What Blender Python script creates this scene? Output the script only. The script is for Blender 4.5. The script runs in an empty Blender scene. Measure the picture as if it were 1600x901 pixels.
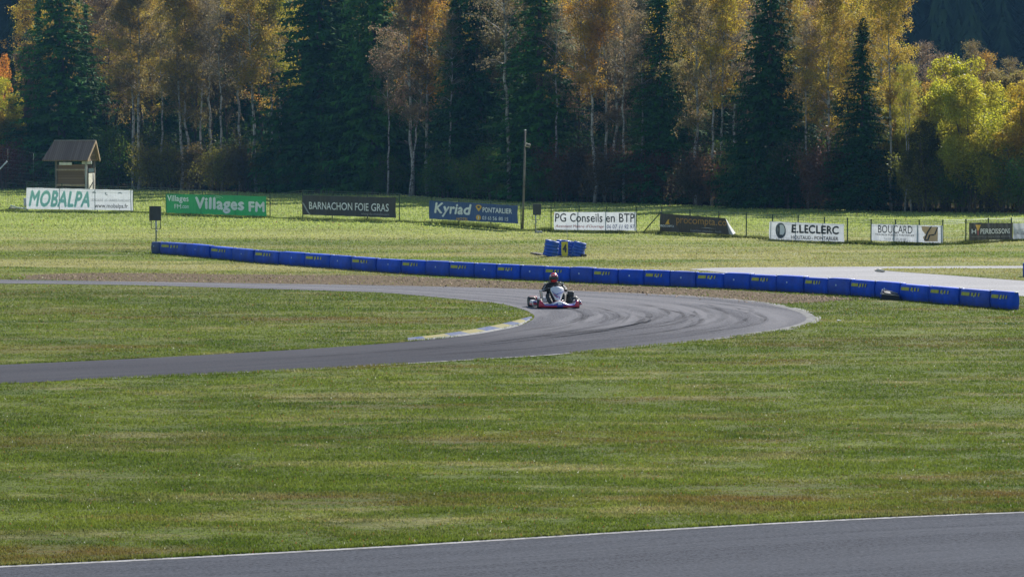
import bpy, bmesh, math, random
import numpy as np
from mathutils import Vector, Matrix
R = math.radians
rng = np.random.default_rng(7)
random.seed(7)
scene = bpy.context.scene
COL = scene.collection

# ------------------------------------------------------------------ camera
F = 5000.0; CAMH = 4.56; HOR = 220.0
PITCH = math.atan((450.5 - HOR) / F)
cam_d = bpy.data.cameras.new('camera'); cam = bpy.data.objects.new('camera', cam_d)
COL.objects.link(cam); scene.camera = cam
cam_d.sensor_width = 36; cam_d.lens = 36 * F / 1600
cam_d.clip_start = 0.5; cam_d.clip_end = 6000
cam.location = (0, 0, CAMH); cam.rotation_euler = (math.pi / 2 - PITCH, 0, 0)
FW = np.array([0, math.cos(PITCH), -math.sin(PITCH)])
UP = np.array([0, math.sin(PITCH), math.cos(PITCH)])
RT = np.array([1.0, 0, 0])
def ray(px, py):
    return FW + RT * ((px - 800) / F) + UP * ((450.5 - py) / F)
def G(px, py, z=0.0):
    d = ray(px, py); t = (z - CAMH) / d[2]
    return np.array([d[0] * t, d[1] * t, z])
def at(px, py, Y):
    d = ray(px, py); t = Y / d[1]
    return np.array([d[0] * t, Y, CAMH + d[2] * t])

# ------------------------------------------------------------------ helpers
def tag(o, label=None, cat=None, group=None, kind=None):
    if label: o['label'] = label
    if cat: o['category'] = cat
    if group: o['group'] = group
    if kind: o['kind'] = kind
    return o
def link(name, me, mats, parent=None, loc=None, rot=None):
    o = bpy.data.objects.new(name, me); COL.objects.link(o)
    if not isinstance(mats, (list, tuple)): mats = [mats]
    for m in mats:
        if m is not None: me.materials.append(m)
    if parent: o.parent = parent
    if loc is not None: o.location = loc
    if rot is not None: o.rotation_euler = rot
    return o
def empty(name, loc=(0, 0, 0), rz=0):
    o = bpy.data.objects.new(name, None); COL.objects.link(o)
    o.location = loc; o.rotation_euler = (0, 0, rz); o.empty_display_size = .2
    return o
def mesh_np(name, v, f, mi=None, smooth=False, uv=None):
    """v (N,3), f (M,k) all faces of one size"""
    v = np.asarray(v, np.float32); f = np.asarray(f, np.int32)
    me = bpy.data.meshes.new(name); k = f.shape[1]
    me.vertices.add(len(v)); me.vertices.foreach_set('co', v.ravel())
    me.loops.add(f.size); me.loops.foreach_set('vertex_index', f.ravel())
    me.polygons.add(len(f)); me.polygons.foreach_set('loop_start', np.arange(0, f.size, k, dtype=np.int32))
    if mi is not None: me.polygons.foreach_set('material_index', np.asarray(mi, np.int32))
    if smooth: me.polygons.foreach_set('use_smooth', np.ones(len(f), bool))
    if uv is not None:
        l = me.uv_layers.new(name='UVMap'); l.data.foreach_set('uv', np.asarray(uv, np.float32)[f.ravel()].ravel())
    me.update(calc_edges=True); return me
class MB:
    """collects shapes in one bmesh"""
    def __init__(s): s.bm = bmesh.new()
    def box(s, c, d, rot=None, bev=0, mi=0):
        r = bmesh.ops.create_cube(s.bm, size=1)['verts']
        M = Matrix.Translation(c) @ (rot.to_4x4() if rot is not None else Matrix()) @ Matrix.Diagonal((*d, 1))
        bmesh.ops.transform(s.bm, matrix=M, verts=r)
        fs = set(f for v in r for f in v.link_faces)
        for f in fs: f.material_index = mi
        if bev:
            es = list(set(e for v in r for e in v.link_edges))
            q = bmesh.ops.bevel(s.bm, geom=es, offset=bev, segments=2, affect='EDGES', profile=.5)
            for f in q['faces']: f.material_index = mi
        return s
    def tube(s, pts, rad, seg=6, mi=0, cap=True):
        pts = [Vector(p) for p in pts]; n = len(pts)
        if not hasattr(rad, '__len__'): rad = [rad] * n
        rings = []; prev = None
        for i, p in enumerate(pts):
            t = (pts[min(i + 1, n - 1)] - pts[max(i - 1, 0)]).normalized()
            if prev is None:
                a = t.cross(Vector((0, 0, 1)) if abs(t.z) < .9 else Vector((1, 0, 0))).normalized()
            else: a = (prev - t * prev.dot(t)).normalized()
            prev = a; b = t.cross(a)
            rings.append([s.bm.verts.new(p + (a * math.cos(2 * math.pi * k / seg) + b * math.sin(2 * math.pi * k / seg)) * rad[i]) for k in range(seg)])
        for i in range(n - 1):
            for k in range(seg):
                f = s.bm.faces.new((rings[i][k], rings[i][(k + 1) % seg], rings[i + 1][(k + 1) % seg], rings[i + 1][k])); f.material_index = mi; f.smooth = True
        if cap:
            for r, rev in ((rings[0], True), (rings[-1], False)):
                f = s.bm.faces.new(list(reversed(r)) if rev else r); f.material_index = mi
        return s
    def lathe(s, prof, M=None, seg=24, mi=0):
        """profile (r,z) closed about the z axis"""
        M = M or Matrix(); rings = []
        for r, z in prof:
            rings.append([s.bm.verts.new(M @ Vector((r * math.cos(2 * math.pi * k / seg), r * math.sin(2 * math.pi * k / seg), z))) for k in range(seg)])
        for i in range(len(prof) - 1):
            for k in range(seg):
                f = s.bm.faces.new((rings[i][k], rings[i][(k + 1) % seg], rings[i + 1][(k + 1) % seg], rings[i + 1][k])); f.material_index = mi; f.smooth = True
        return s
    def poly(s, pts, mi=0, thick=0, axis=(0, 1, 0)):
        vs = [s.bm.verts.new(p) for p in pts]; f = s.bm.faces.new(vs); f.material_index = mi
        if thick:
            q = bmesh.ops.extrude_face_region(s.bm, geom=[f])
            vv = [g for g in q['geom'] if isinstance(g, bmesh.types.BMVert)]
            bmesh.ops.translate(s.bm, vec=Vector(axis) * thick, verts=vv)
            for g in q['geom']:
                if isinstance(g, bmesh.types.BMFace): g.material_index = mi
            for v in vv:
                for g in v.link_faces: g.material_index = mi
        return s
    def build(s, name, mats, parent=None, loc=None, rot=None, fix=True):
        if fix: bmesh.ops.recalc_face_normals(s.bm, faces=s.bm.faces[:])
        me = bpy.data.meshes.new(name); s.bm.to_mesh(me); s.bm.free()
        return link(name, me, mats, parent, loc, rot)
def copy_tree(o, parent=None):
    c = o.copy(); COL.objects.link(c); c.parent = parent
    for ch in list(o.children): copy_tree(ch, c)
    return c

# ------------------------------------------------------------------ materials
def mat(name):
    m = bpy.data.materials.new(name); m.use_nodes = True; nt = m.node_tree
    for n in list(nt.nodes): nt.nodes.remove(n)
    out = nt.nodes.new('ShaderNodeOutputMaterial'); return m, nt, out
def N(nt, t, ins=None, **kw):
    n = nt.nodes.new(t)
    for k, v in kw.items(): setattr(n, k, v)
    for k, v in (ins or {}).items():
        s = n.inputs[k]
        if isinstance(v, bpy.types.NodeSocket): nt.links.new(v, s)
        else: s.default_value = v
    return n
def c4(c): return (*c, 1) if len(c) == 3 else c
def noise(nt, vec, scale, detail=3, rough=.55, stretch=None):
    if stretch is not None:
        vec = N(nt, 'ShaderNodeVectorMath', {0: vec, 1: stretch}, operation='MULTIPLY').outputs[0]
    return N(nt, 'ShaderNodeTexNoise', {'Vector': vec, 'Scale': scale, 'Detail': detail, 'Roughness': rough}).outputs['Fac']
def ramp(nt, fac, a, b):
    return N(nt, 'ShaderNodeMapRange', {'Value': fac, 'From Min': a, 'From Max': b}).outputs[0]
def mix(nt, fac, a, b, mode='MIX'):
    n = N(nt, 'ShaderNodeMix', data_type='RGBA', blend_type=mode)
    for idx, v in ((0, fac), (6, a), (7, b)):
        s = n.inputs[idx]
        if isinstance(v, bpy.types.NodeSocket): nt.links.new(v, s)
        else: s.default_value = c4(v) if idx > 0 else v
    return n.outputs[2]
def math_(nt, op, a, b=0.0):
    return N(nt, 'ShaderNodeMath', {0: a, 1: b}, operation=op).outputs[0]
def simple(name, col, rough=.6, metal=0, var=.25, nscale=6, bump=.0, dirt=None, trans=0, spec=.5, worn=False):
    """painted / plastic / metal surface with uneven tone, dirt and slight bump"""
    m, nt, out = mat(name)
    pos = N(nt, 'ShaderNodeTexCoord').outputs['Object']
    n1 = noise(nt, pos, nscale, 5, .6)
    dark = tuple(c * (1 - var) for c in col); lite = tuple(min(1, c * (1 + var)) for c in col)
    c = mix(nt, ramp(nt, n1, .3, .7), dark, lite)
    if dirt:
        c = mix(nt, math_(nt, 'MULTIPLY', ramp(nt, noise(nt, pos, nscale * .6, 6, .7), .5, .75), .6), c, dirt)
    if worn:
        rv = N(nt, 'ShaderNodeObjectInfo').outputs['Random']
        c = N(nt, 'ShaderNodeHueSaturation', {'Color': c, 'Saturation': N(nt, 'ShaderNodeMapRange', {'Value': rv, 'To Min': .95, 'To Max': 1.05}).outputs[0], 'Value': N(nt, 'ShaderNodeMapRange', {'Value': rv, 'To Min': .88, 'To Max': 1.15}).outputs[0]}).outputs[0]
        z_ = N(nt, 'ShaderNodeSeparateXYZ', {0: pos}).outputs[2]
        mud = math_(nt, 'MULTIPLY', ramp(nt, z_, .13, .0), ramp(nt, noise(nt, pos, 7, 5, .8), .3, .65))
        c = mix(nt, mud, c, (.07, .06, .035))
        scr = ramp(nt, noise(nt, pos, 1, 5, .8, (3, 3, 26)), .60, .70)
        c = mix(nt, math_(nt, 'MULTIPLY', scr, .35), c, (.10, .16, .42))
    p = N(nt, 'ShaderNodeBsdfPrincipled', {'Base Color': c, 'Roughness': rough, 'Metallic': metal, 'Specular IOR Level': spec})
    if bump:
        b = N(nt, 'ShaderNodeBump', {'Height': n1, 'Strength': bump, 'Distance': .02}); nt.links.new(b.outputs[0], p.inputs['Normal'])
    s = p.outputs[0]
    if trans:
        t = N(nt, 'ShaderNodeBsdfTranslucent', {'Color': c})
        s = N(nt, 'ShaderNodeMixShader', {0: trans, 1: s, 2: t.outputs[0]}).outputs[0]
    nt.links.new(s, out.inputs[0]); return m

def grass_color(nt, pos, island=None):
    st = lambda s, d=3, r=.55, k=(1, 1, 1): noise(nt, pos, s, d, r, k)
    big = st(.06, 4, .6, (.55, 1, 1)); med = st(.35, 5, .65, (.6, 1, 1)); fine = st(2.2, 5, .7)
    fine2 = st(9, 3, .7)
    c = mix(nt, ramp(nt, med, .36, .62), (.066, .112, .010), (.158, .198, .025))
    c = mix(nt, math_(nt, 'MULTIPLY', ramp(nt, fine, .4, .75), .75), c, (.17, .215, .045))
    dry = math_(nt, 'MULTIPLY', ramp(nt, st(.55, 6, .75, (.4, 1.0, 1)), .52, .65), .8)
    c = mix(nt, dry, c, (.32, .28, .125))
    patch = math_(nt, 'MULTIPLY', ramp(nt, st(1.1, 4, .7, (.6, 1, 1)), .56, .40), .34)
    c = mix(nt, patch, c, (.034, .062, .010))
    rust = math_(nt, 'MULTIPLY', ramp(nt, st(.16, 6, .8, (.45, 1.2, 1)), .53, .66), .8)
    c = mix(nt, rust, c, (.165, .105, .040))
    # drier turf between the barrier and the fence
    sep = N(nt, 'ShaderNodeSeparateXYZ', {0: pos})
    y = sep.outputs[1]
    zone = math_(nt, 'MULTIPLY', ramp(nt, y, 96, 112), ramp(nt, y, 190, 150))
    c = mix(nt, math_(nt, 'MULTIPLY', zone, ramp(nt, st(.085, 4, .6, (.5, 1.6, 1)), .42, .60)), c, (.27, .255, .10))
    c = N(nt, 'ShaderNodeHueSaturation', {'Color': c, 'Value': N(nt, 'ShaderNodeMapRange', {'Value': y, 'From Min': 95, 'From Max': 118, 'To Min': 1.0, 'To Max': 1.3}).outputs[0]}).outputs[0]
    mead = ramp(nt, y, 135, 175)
    c = mix(nt, math_(nt, 'MULTIPLY', mead, .6), c, (.42, .50, .13))  # meadow behind the fence lightened: its backlit glow put into the colour
    dk = math_(nt, 'MULTIPLY', ramp(nt, big, .5, .3), .35)
    c = mix(nt, dk, c, (.035, .065, .012))
    if island is not None:
        v = N(nt, 'ShaderNodeMapRange', {'Value': island, 'To Min': .72, 'To Max': 1.28}).outputs[0]
        c = N(nt, 'ShaderNodeHueSaturation', {'Color': c, 'Value': v}).outputs[0]
        c = mix(nt, math_(nt, 'GREATER_THAN', island, .998), c, (.45, .46, .36))
        c = mix(nt, math_(nt, 'LESS_THAN', island, .009), c, (.22, .11, .035))
    else:
        c = mix(nt, ramp(nt, fine2, .45, .7), c, (.05, .055, .018))
    return c
def mat_ground():
    m, nt, out = mat('grass_soil')
    pos = N(nt, 'ShaderNodeNewGeometry').outputs['Position']
    c = grass_color(nt, pos)
    hs = N(nt, 'ShaderNodeHueSaturation', {'Color': c, 'Value': .8}).outputs[0]
    b = N(nt, 'ShaderNodeBump', {'Height': noise(nt, pos, 14, 5, .75), 'Strength': .9, 'Distance': .06})
    p = N(nt, 'ShaderNodeBsdfPrincipled', {'Base Color': hs, 'Roughness': .95, 'Specular IOR Level': .1, 'Normal': b.outputs[0]})
    nt.links.new(p.outputs[0], out.inputs[0]); return m
def mat_blades(name='grass_blades', tint=None):
    m, nt, out = mat(name)
    g = N(nt, 'ShaderNodeNewGeometry')
    c = grass_color(nt, g.outputs['Position'], g.outputs['Random Per Island'])
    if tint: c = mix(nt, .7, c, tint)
    p = N(nt, 'ShaderNodeBsdfPrincipled', {'Base Color': c, 'Roughness': .5, 'Specular IOR Level': .25})
    t = N(nt, 'ShaderNodeBsdfTranslucent', {'Color': c})
    s = N(nt, 'ShaderNodeMixShader', {0: .45, 1: p.outputs[0], 2: t.outputs[0]})
    nt.links.new(s.outputs[0], out.inputs[0]); return m
def mat_asphalt(name, base, streak, rough=.75, arcs=.5, spec=.4, dark=None, fr=(.5, 1.3)):
    m, nt, out = mat(name)
    g = N(nt, 'ShaderNodeNewGeometry').outputs['Position']
    uv = N(nt, 'ShaderNodeUVMap').outputs[0]          # u metres along, v metres across
    # wander a little so that tyre marks are not parallel
    wob = N(nt, 'ShaderNodeTexNoise', {'Vector': N(nt, 'ShaderNodeVectorMath', {0: uv, 1: (.06, .2, 1)}, operation='MULTIPLY').outputs[0], 'Scale': 1.0, 'Detail': 2}).outputs['Color']
    uv2 = N(nt, 'ShaderNodeVectorMath', {0: uv, 1: N(nt, 'ShaderNodeVectorMath', {0: wob, 1: (0, 2.2, 0)}, operation='MULTIPLY').outputs[0]}, operation='ADD').outputs[0]
    s1 = noise(nt, uv2, 1.0, 4, .65, (.03, fr[0], 1))
    s2 = noise(nt, uv2, 1.0, 4, .6, (.05, fr[1], 1))
    fine = noise(nt, g, 22, 5, .8); pat = noise(nt, g, .35, 4, .6)
    c = mix(nt, ramp(nt, pat, .3, .7), tuple(x * .82 for x in base), tuple(x * 1.12 for x in base))
    c = mix(nt, math_(nt, 'MULTIPLY', ramp(nt, s1, .44, .58), arcs), c, streak)
    c = mix(nt, math_(nt, 'MULTIPLY', ramp(nt, s2, .50, .58), arcs), c, streak)
    c = mix(nt, math_(nt, 'MULTIPLY', ramp(nt, s2, .45, .3), .35), c, tuple(x * 1.35 for x in base))
    c = mix(nt, math_(nt, 'MULTIPLY', ramp(nt, fine, .38, .62), .8), c, tuple(x * 1.6 for x in base))
    c = mix(nt, math_(nt, 'MULTIPLY', ramp(nt, noise(nt, g, 5, 5, .8), .63, .72), .7), c, tuple(x * .35 for x in base))
    if dark:
        u_ = N(nt, 'ShaderNodeSeparateXYZ', {0: uv}).outputs[0]; c = mix(nt, math_(nt, 'MULTIPLY', ramp(nt, u_, dark[0], dark[1]), dark[2]), c, streak)
    b = N(nt, 'ShaderNodeBump', {'Height': noise(nt, g, 60, 4, .8), 'Strength': .6, 'Distance': .01})
    p = N(nt, 'ShaderNodeBsdfPrincipled', {'Base Color': c, 'Roughness': rough, 'Specular IOR Level': spec, 'Normal': b.outputs[0]})
    nt.links.new(p.outputs[0], out.inputs[0]); return m
def mat_worn(name, paint, under, a=.35, b=.55, scale=3):
    m, nt, out = mat(name)
    g = N(nt, 'ShaderNodeNewGeometry').outputs['Position']
    f = ramp(nt, noise(nt, g, scale, 6, .8), a, b)
    c = mix(nt, f, under, paint)
    p = N(nt, 'ShaderNodeBsdfPrincipled', {'Base Color': c, 'Roughness': 1.0, 'Specular IOR Level': .03})
    nt.links.new(p.outputs[0], out.inputs[0]); return m
def mat_leaf(name, trans=.5, hue=.04, val=.5, sparkle=.35, rough=.45):
    m, nt, out = mat(name)
    oi = N(nt, 'ShaderNodeObjectInfo'); g = N(nt, 'ShaderNodeNewGeometry'); r = g.outputs['Random Per Island']
    tc = N(nt, 'ShaderNodeTexCoord').outputs['Object']
    cl = noise(nt, tc, .5, 3, .6)
    h = N(nt, 'ShaderNodeMapRange', {'Value': cl, 'From Min': .3, 'From Max': .7, 'To Min': .5 - hue, 'To Max': .5 + hue}).outputs[0]
    v = N(nt, 'ShaderNodeMapRange', {'Value': r, 'To Min': 1 - val, 'To Max': 1 + val}).outputs[0]
    c = N(nt, 'ShaderNodeHueSaturation', {'Color': oi.outputs['Color'], 'Hue': h, 'Value': v}).outputs[0]
    p = N(nt, 'ShaderNodeBsdfPrincipled', {'Base Color': c, 'Roughness': rough, 'Specular IOR Level': sparkle})
    t = N(nt, 'ShaderNodeBsdfTranslucent', {'Color': c})
    s = N(nt, 'ShaderNodeMixShader', {0: trans, 1: p.outputs[0], 2: t.outputs[0]})
    nt.links.new(s.outputs[0], out.inputs[0]); return m
def mat_birch():
    m, nt, out = mat('birch_bark')
    tc = N(nt, 'ShaderNodeTexCoord').outputs['Object']
    n1 = noise(nt, tc, 1, 5, .75, (2.0, 2.0, 2.6)); n2 = noise(nt, tc, 1, 4, .7, (.5, .5, .5))
    z = N(nt, 'ShaderNodeSeparateXYZ', {0: tc}).outputs[2]
    c = mix(nt, ramp(nt, n1, .48, .58), (.42, .40, .37), (.05, .045, .04))
    c = mix(nt, math_(nt, 'MULTIPLY', ramp(nt, n2, .45, .6), .45), c, (.16, .13, .10))
    c = mix(nt, math_(nt, 'MULTIPLY', ramp(nt, z, 1.6, .2), .7), c, (.06, .05, .04))
    p = N(nt, 'ShaderNodeBsdfPrincipled', {'Base Color': c, 'Roughness': .8})
    nt.links.new(p.outputs[0], out.inputs[0]); return m
def mat_bark(name, a, b):
    m, nt, out = mat(name)
    tc = N(nt, 'ShaderNodeTexCoord').outputs['Object']
    n1 = noise(nt, tc, 1, 5, .75, (5, 5, .8))
    c = mix(nt, ramp(nt, n1, .35, .65), a, b)
    bb = N(nt, 'ShaderNodeBump', {'Height': n1, 'Strength': .8, 'Distance': .05})
    p = N(nt, 'ShaderNodeBsdfPrincipled', {'Base Color': c, 'Roughness': .9, 'Normal': bb.outputs[0]})
    nt.links.new(p.outputs[0], out.inputs[0]); return m
def mat_planks(name, a, b, axis=2, step=6.0):
    m, nt, out = mat(name)
    tc = N(nt, 'ShaderNodeTexCoord').outputs['Object']
    co = N(nt, 'ShaderNodeSeparateXYZ', {0: tc}).outputs[axis]
    s = math_(nt, 'MULTIPLY', co, step)
    fl = math_(nt, 'FLOOR', s); fr = math_(nt, 'FRACT', s)
    wn = N(nt, 'ShaderNodeTexWhiteNoise', {'W': fl}, noise_dimensions='1D').outputs['Value']
    st = (1.5, 1.5, 14) if axis == 2 else (14, 3, 1.5)
    g = noise(nt, tc, 1, 5, .7, st)
    c = mix(nt, math_(nt, 'ADD', math_(nt, 'MULTIPLY', wn, .6), math_(nt, 'MULTIPLY', g, .5)), a, b)
    gap = math_(nt, 'LESS_THAN', fr, .09)
    c = mix(nt, gap, c, tuple(x * .25 for x in a))
    p = N(nt, 'ShaderNodeBsdfPrincipled', {'Base Color': c, 'Roughness': .85})
    nt.links.new(p.outputs[0], out.inputs[0]); return m

M = {}
M['ground'] = mat_ground(); M['blades'] = mat_blades(); M['tall'] = mat_blades('tall_grass_blades', (.030, .050, .012))  # tall blades tinted dark: backlit shade at the fence foot put into the colour
M['track'] = mat_asphalt('track_asphalt', (.130, .129, .140), (.036, .038, .048), 1.0, .95, .02, (36, 47, .75))
M['near'] = mat_asphalt('near_asphalt', (.062, .067, .080), (.036, .039, .048), 1.0, .85, .02, None, (.8, 2.5))
M['pale'] = mat_asphalt('pale_asphalt', (.27, .267, .275), (.19, .188, .195), 1.0, .5, .02)
M['line'] = mat_worn('worn_white_line', (.34, .34, .33), (.14, .14, .13), .42, .60, 4)
M['line_new'] = mat_worn('white_line', (.36, .36, .37), (.13, .13, .13), .34, .62, 5)
M['leafB'] = mat_leaf('birch_leaves', .6, .03, .30, .15, .5)
M['needle'] = mat_leaf('spruce_needles', .25, .02, .35, .08, .7)
M['birch'] = mat_birch()
M['bark'] = mat_bark('spruce_bark', (.045, .032, .024), (.11, .085, .065))
M['twig'] = simple('bare_twigs', (.17, .125, .10), .8, var=.3, nscale=1.5)
# ------------------------------------------------------------------ ground, tracks
def resample(P, n):
    P = np.asarray(P, float); d = np.r_[0, np.cumsum(np.linalg.norm(np.diff(P, axis=0), axis=1))]
    t = np.linspace(0, d[-1], n); return np.stack([np.interp(t, d, P[:, k]) for k in range(P.shape[1])], 1)
def smooth_px(pts, n):
    """Catmull-Rom through control points"""
    P = np.asarray(pts, float); P = np.vstack([2 * P[0] - P[1], P, 2 * P[-1] - P[-2]]); out = []
    m = max(2, n // (len(P) - 3))
    for i in range(1, len(P) - 2):
        for t in np.linspace(0, 1, m, endpoint=False):
            a, b, c, d = P[i - 1:i + 3]
            out.append(.5 * ((2 * b) + (-a + c) * t + (2 * a - 5 * b + 4 * c - d) * t * t + (-a + 3 * b - 3 * c + d) * t ** 3))
    out.append(P[-2]); return np.array(out)
def world(pts, z=0, n=60):
    P = smooth_px(pts, n); return np.array([G(a, b, z) for a, b in P])
def strip(name, A, B, z, m, kind='structure', nv=8, jitter=0):
    """surface between two polylines with the same number of points; uv in metres"""
    n = len(A); V = []; UV = []
    mid = (A + B) / 2; s = np.r_[0, np.cumsum(np.linalg.norm(np.diff(mid, axis=0), axis=1))]
    for i in range(n):
        w = np.linalg.norm(B[i] - A[i])
        for k in range(nv + 1):
            t = k / nv; p = A[i] * (1 - t) + B[i] * t
            if jitter and k in (0, nv): p = p + np.array([rng.normal(0, jitter), rng.normal(0, jitter), 0])
            V.append((p[0], p[1], z)); UV.append((s[i], t * w))
    Fc = []
    for i in range(n - 1):
        for k in range(nv):
            a = i * (nv + 1) + k; Fc.append((a, a + 1, a + nv + 2, a + nv + 1))
    me = mesh_np(name, V, Fc, uv=UV)
    o = link(name, me, m)
    if np.mean([p.normal.z for p in me.polygons]) < 0: me.flip_normals()
    tag(o, kind=kind); return o
def line_strip(name, P, w, z, m, side=1):
    T = np.gradient(P, axis=0); T /= np.linalg.norm(T, axis=1)[:, None] + 1e-9
    Nn = np.stack([-T[:, 1], T[:, 0], 0 * T[:, 0]], 1) * side
    return strip(name, P, P + Nn * w, z, m, nv=1)

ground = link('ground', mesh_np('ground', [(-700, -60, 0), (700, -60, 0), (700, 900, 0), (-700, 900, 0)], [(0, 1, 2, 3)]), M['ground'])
tag(ground, kind='structure')

outer_up = [(-60, 436), (0, 437), (200, 440), (400, 443), (600, 446), (800, 451), (900, 454.5)]
outer_hp = [(900, 454.5), (1000, 458.5), (1080, 463), (1150, 468.5), (1205, 475), (1245, 483), (1266, 490), (1275, 497.5), (1266, 505), (1240, 512.5), (1200, 519), (1130, 528), (1040, 537.5), (950, 546)]
outer_lo = [(950, 546), (850, 555), (700, 564), (500, 576), (350, 583), (200, 590), (0, 600), (-80, 604)]
inner_up = [(-60, 442), (0, 443), (200, 445.5), (400, 451), (500, 454), (600, 457.5), (700, 466), (760, 472), (790, 476)]
inner_hp = [(790, 476), (815, 483), (829, 489), (835, 495), (828, 502), (812, 508.5), (780, 516)]
inner_lo = [(780, 516), (720, 525.5), (637, 534), (500, 544), (400, 550), (200, 561), (0, 570), (-80, 573)]
OA = [resample(world(p), n) for p, n in ((outer_up, 40), (outer_hp, 60), (outer_lo, 50))]
IA = [resample(world(p), n) for p, n in ((inner_up, 40), (inner_hp, 60), (inner_lo, 50))]
OUT = np.vstack([OA[0], OA[1][1:], OA[2][1:]]); INN = np.vstack([IA[0], IA[1][1:], IA[2][1:]])
strip('track', INN, OUT, .008, M['track'], nv=16)
TRACK_POLY = np.vstack([OUT, INN[::-1]])
i0 = 46; i1 = 138
line_strip('track_edge_line', OUT[i0:i1], .14, .012, M['line'], 1)

line_strip('concrete_edge', OUT[58:86], .24, .0105, mat_worn('pale_concrete_edge', (.26, .26, .255), (.13, .13, .13), .40, .62, 3.5), -1)
# rubber laid down through the bend
def mat_rubber():
    m, nt, out = mat('tyre_rubber_marks'); g = N(nt, 'ShaderNodeNewGeometry').outputs['Position']; uv = N(nt, 'ShaderNodeUVMap').outputs[0]
    f = math_(nt, 'MULTIPLY', ramp(nt, noise(nt, g, .5, 5, .7), .34, .66), .24)
    p = N(nt, 'ShaderNodeBsdfPrincipled', {'Base Color': (.030, .031, .036, 1), 'Roughness': 1.0, 'Specular IOR Level': .02}); t = N(nt, 'ShaderNodeBsdfTransparent')
    s = N(nt, 'ShaderNodeMixShader', {0: f, 1: t.outputs[0], 2: p.outputs[0]}); nt.links.new(s.outputs[0], out.inputs[0]); return m
RM = mat_rubber(); rr_ = random.Random(12); V = []; Fc = []
for q in range(46):
    a0 = rr_.randint(38, 84); a1 = min(140, a0 + rr_.randint(16, 52)); v0 = rr_.uniform(.15, .8); v1 = v0 + rr_.uniform(-.12, .12); bend_ = rr_.uniform(-.10, .10); wd_ = rr_.uniform(.08, .22)
    for i in range(a0, a1):
        t = (i - a0) / (a1 - a0); v = v0 + (v1 - v0) * t + bend_ * math.sin(math.pi * t); v = min(.92, max(.06, v))
        w_ = wd_ * min(1, 4 * t + .1, 4 * (1 - t) + .1) / np.linalg.norm(OUT[i] - INN[i])
        for vv in (v, v + w_):
            p = INN[i] * (1 - vv) + OUT[i] * vv; V.append((p[0], p[1], .0095 + q * .00008))
        if i > a0: k = len(V); Fc.append((k - 4, k - 3, k - 1, k - 2))
tm = link('tyre_marks', mesh_np('tyre_marks', V, Fc, uv=[(0, 0)] * len(V)), RM); tag(tm, kind='structure')
near_top = [(-150, 892), (0, 885), (200, 875.5), (400, 865), (600, 854), (800, 842), (1000, 829.5), (1200, 818), (1400, 808), (1600, 800), (1750, 795)]
NT = resample(world(near_top), 60)
T = np.gradient(NT, axis=0); T /= np.linalg.norm(T, axis=1)[:, None]
NB = NT + np.stack([T[:, 1], -T[:, 0], 0 * T[:, 0]], 1) * 5.75
strip('near_track', NT, NB, .008, M['near'], nv=10)
NEAR_POLY = np.vstack([NT, NB[::-1]])
line_strip('near_track_line', NT, .13, .012, M['line_new'], -1)
line_strip('near_track_line', NB, .13, .012, M['line_new'], 1)

far_top = [(1078, 420.5), (1120, 418.5), (1200, 417.8), (1400, 416.5), (1600, 415.6), (1700, 415)]
far_bot = [(1078, 421), (1140, 427), (1200, 432.5), (1300, 440), (1400, 448), (1500, 455.5), (1600, 463), (1700, 471)]
FT = resample(world(far_top), 40); FB = resample(world(far_bot), 40)
strip('far_track', FT, FB, .008, M['pale'], nv=6)
FAR_POLY = np.vstack([FT, FB[::-1]])
isl = world([(1372, 421), (1400, 419.6), (1600, 419.4), (1700, 419.2)], n=30)
isl2 = world([(1372, 422), (1400, 424.5), (1450, 428), (1520, 433), (1600, 439), (1700, 446)], n=30)
I1 = resample(isl, 30); I2 = resample(isl2, 30)
strip('grass_island', I1, I2, .014, M['ground'], nv=3)
ISL_POLY = np.vstack([I1, I2[::-1]])
kp = I1[:5]
# pale kerb stub at the tip of the island
KB = MB(); KB.tube([G(1368, 421.6, .02), G(1373, 422.3, .05), G(1382, 423.6, .05)], [.04, .08, .03], 6)
o = KB.build('kerb_stone', simple('pale_concrete', (.55, .5, .4), .8, var=.2)); tag(o, 'small pale kerb stone at the tip of the grass island on the far track', 'kerb stone')

gr_top = [(40, 430), (120, 427), (200, 426.5), (400, 429), (600, 430.5), (700, 435), (800, 440), (900, 444), (1000, 447.5), (1100, 452), (1200, 457), (1270, 462), (1328, 466.5)]
gr_bot = [(40, 437), (120, 438), (200, 440), (400, 443), (600, 446), (800, 451), (900, 454.5), (1000, 458.5), (1080, 463), (1150, 468.5), (1200, 474), (1270, 472.5), (1328, 467.5)]
GT = resample(world(gr_top), 90); GB = resample(world(gr_bot), 90)
GRAV_POLY = np.vstack([GT, GB[::-1]])
def mat_gravel():
    m, nt, out = mat('gravel_dirt')
    g = N(nt, 'ShaderNodeNewGeometry').outputs['Position']
    v = N(nt, 'ShaderNodeTexVoronoi', {'Vector': g, 'Scale': 7.0}); 
    c = mix(nt, ramp(nt, noise(nt, g, 5, 4, .8), .35, .65), (.085, .064, .040), (.195, .152, .10))
    c = mix(nt, math_(nt, 'MULTIPLY', v.outputs['Distance'], .7), c, (.07, .055, .04))
    b = N(nt, 'ShaderNodeBump', {'Height': v.outputs['Distance'], 'Strength': 1, 'Distance': .05})
    p = N(nt, 'ShaderNodeBsdfPrincipled', {'Base Color': c, 'Roughness': 1.0, 'Specular IOR Level': .03, 'Normal': b.outputs[0]})
    nt.links.new(p.outputs[0], out.inputs[0]); return m
M['gravel'] = mat_gravel()
strip('gravel_bed', GT, GB, .004, M['gravel'], nv=3, jitter=.12)

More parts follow.
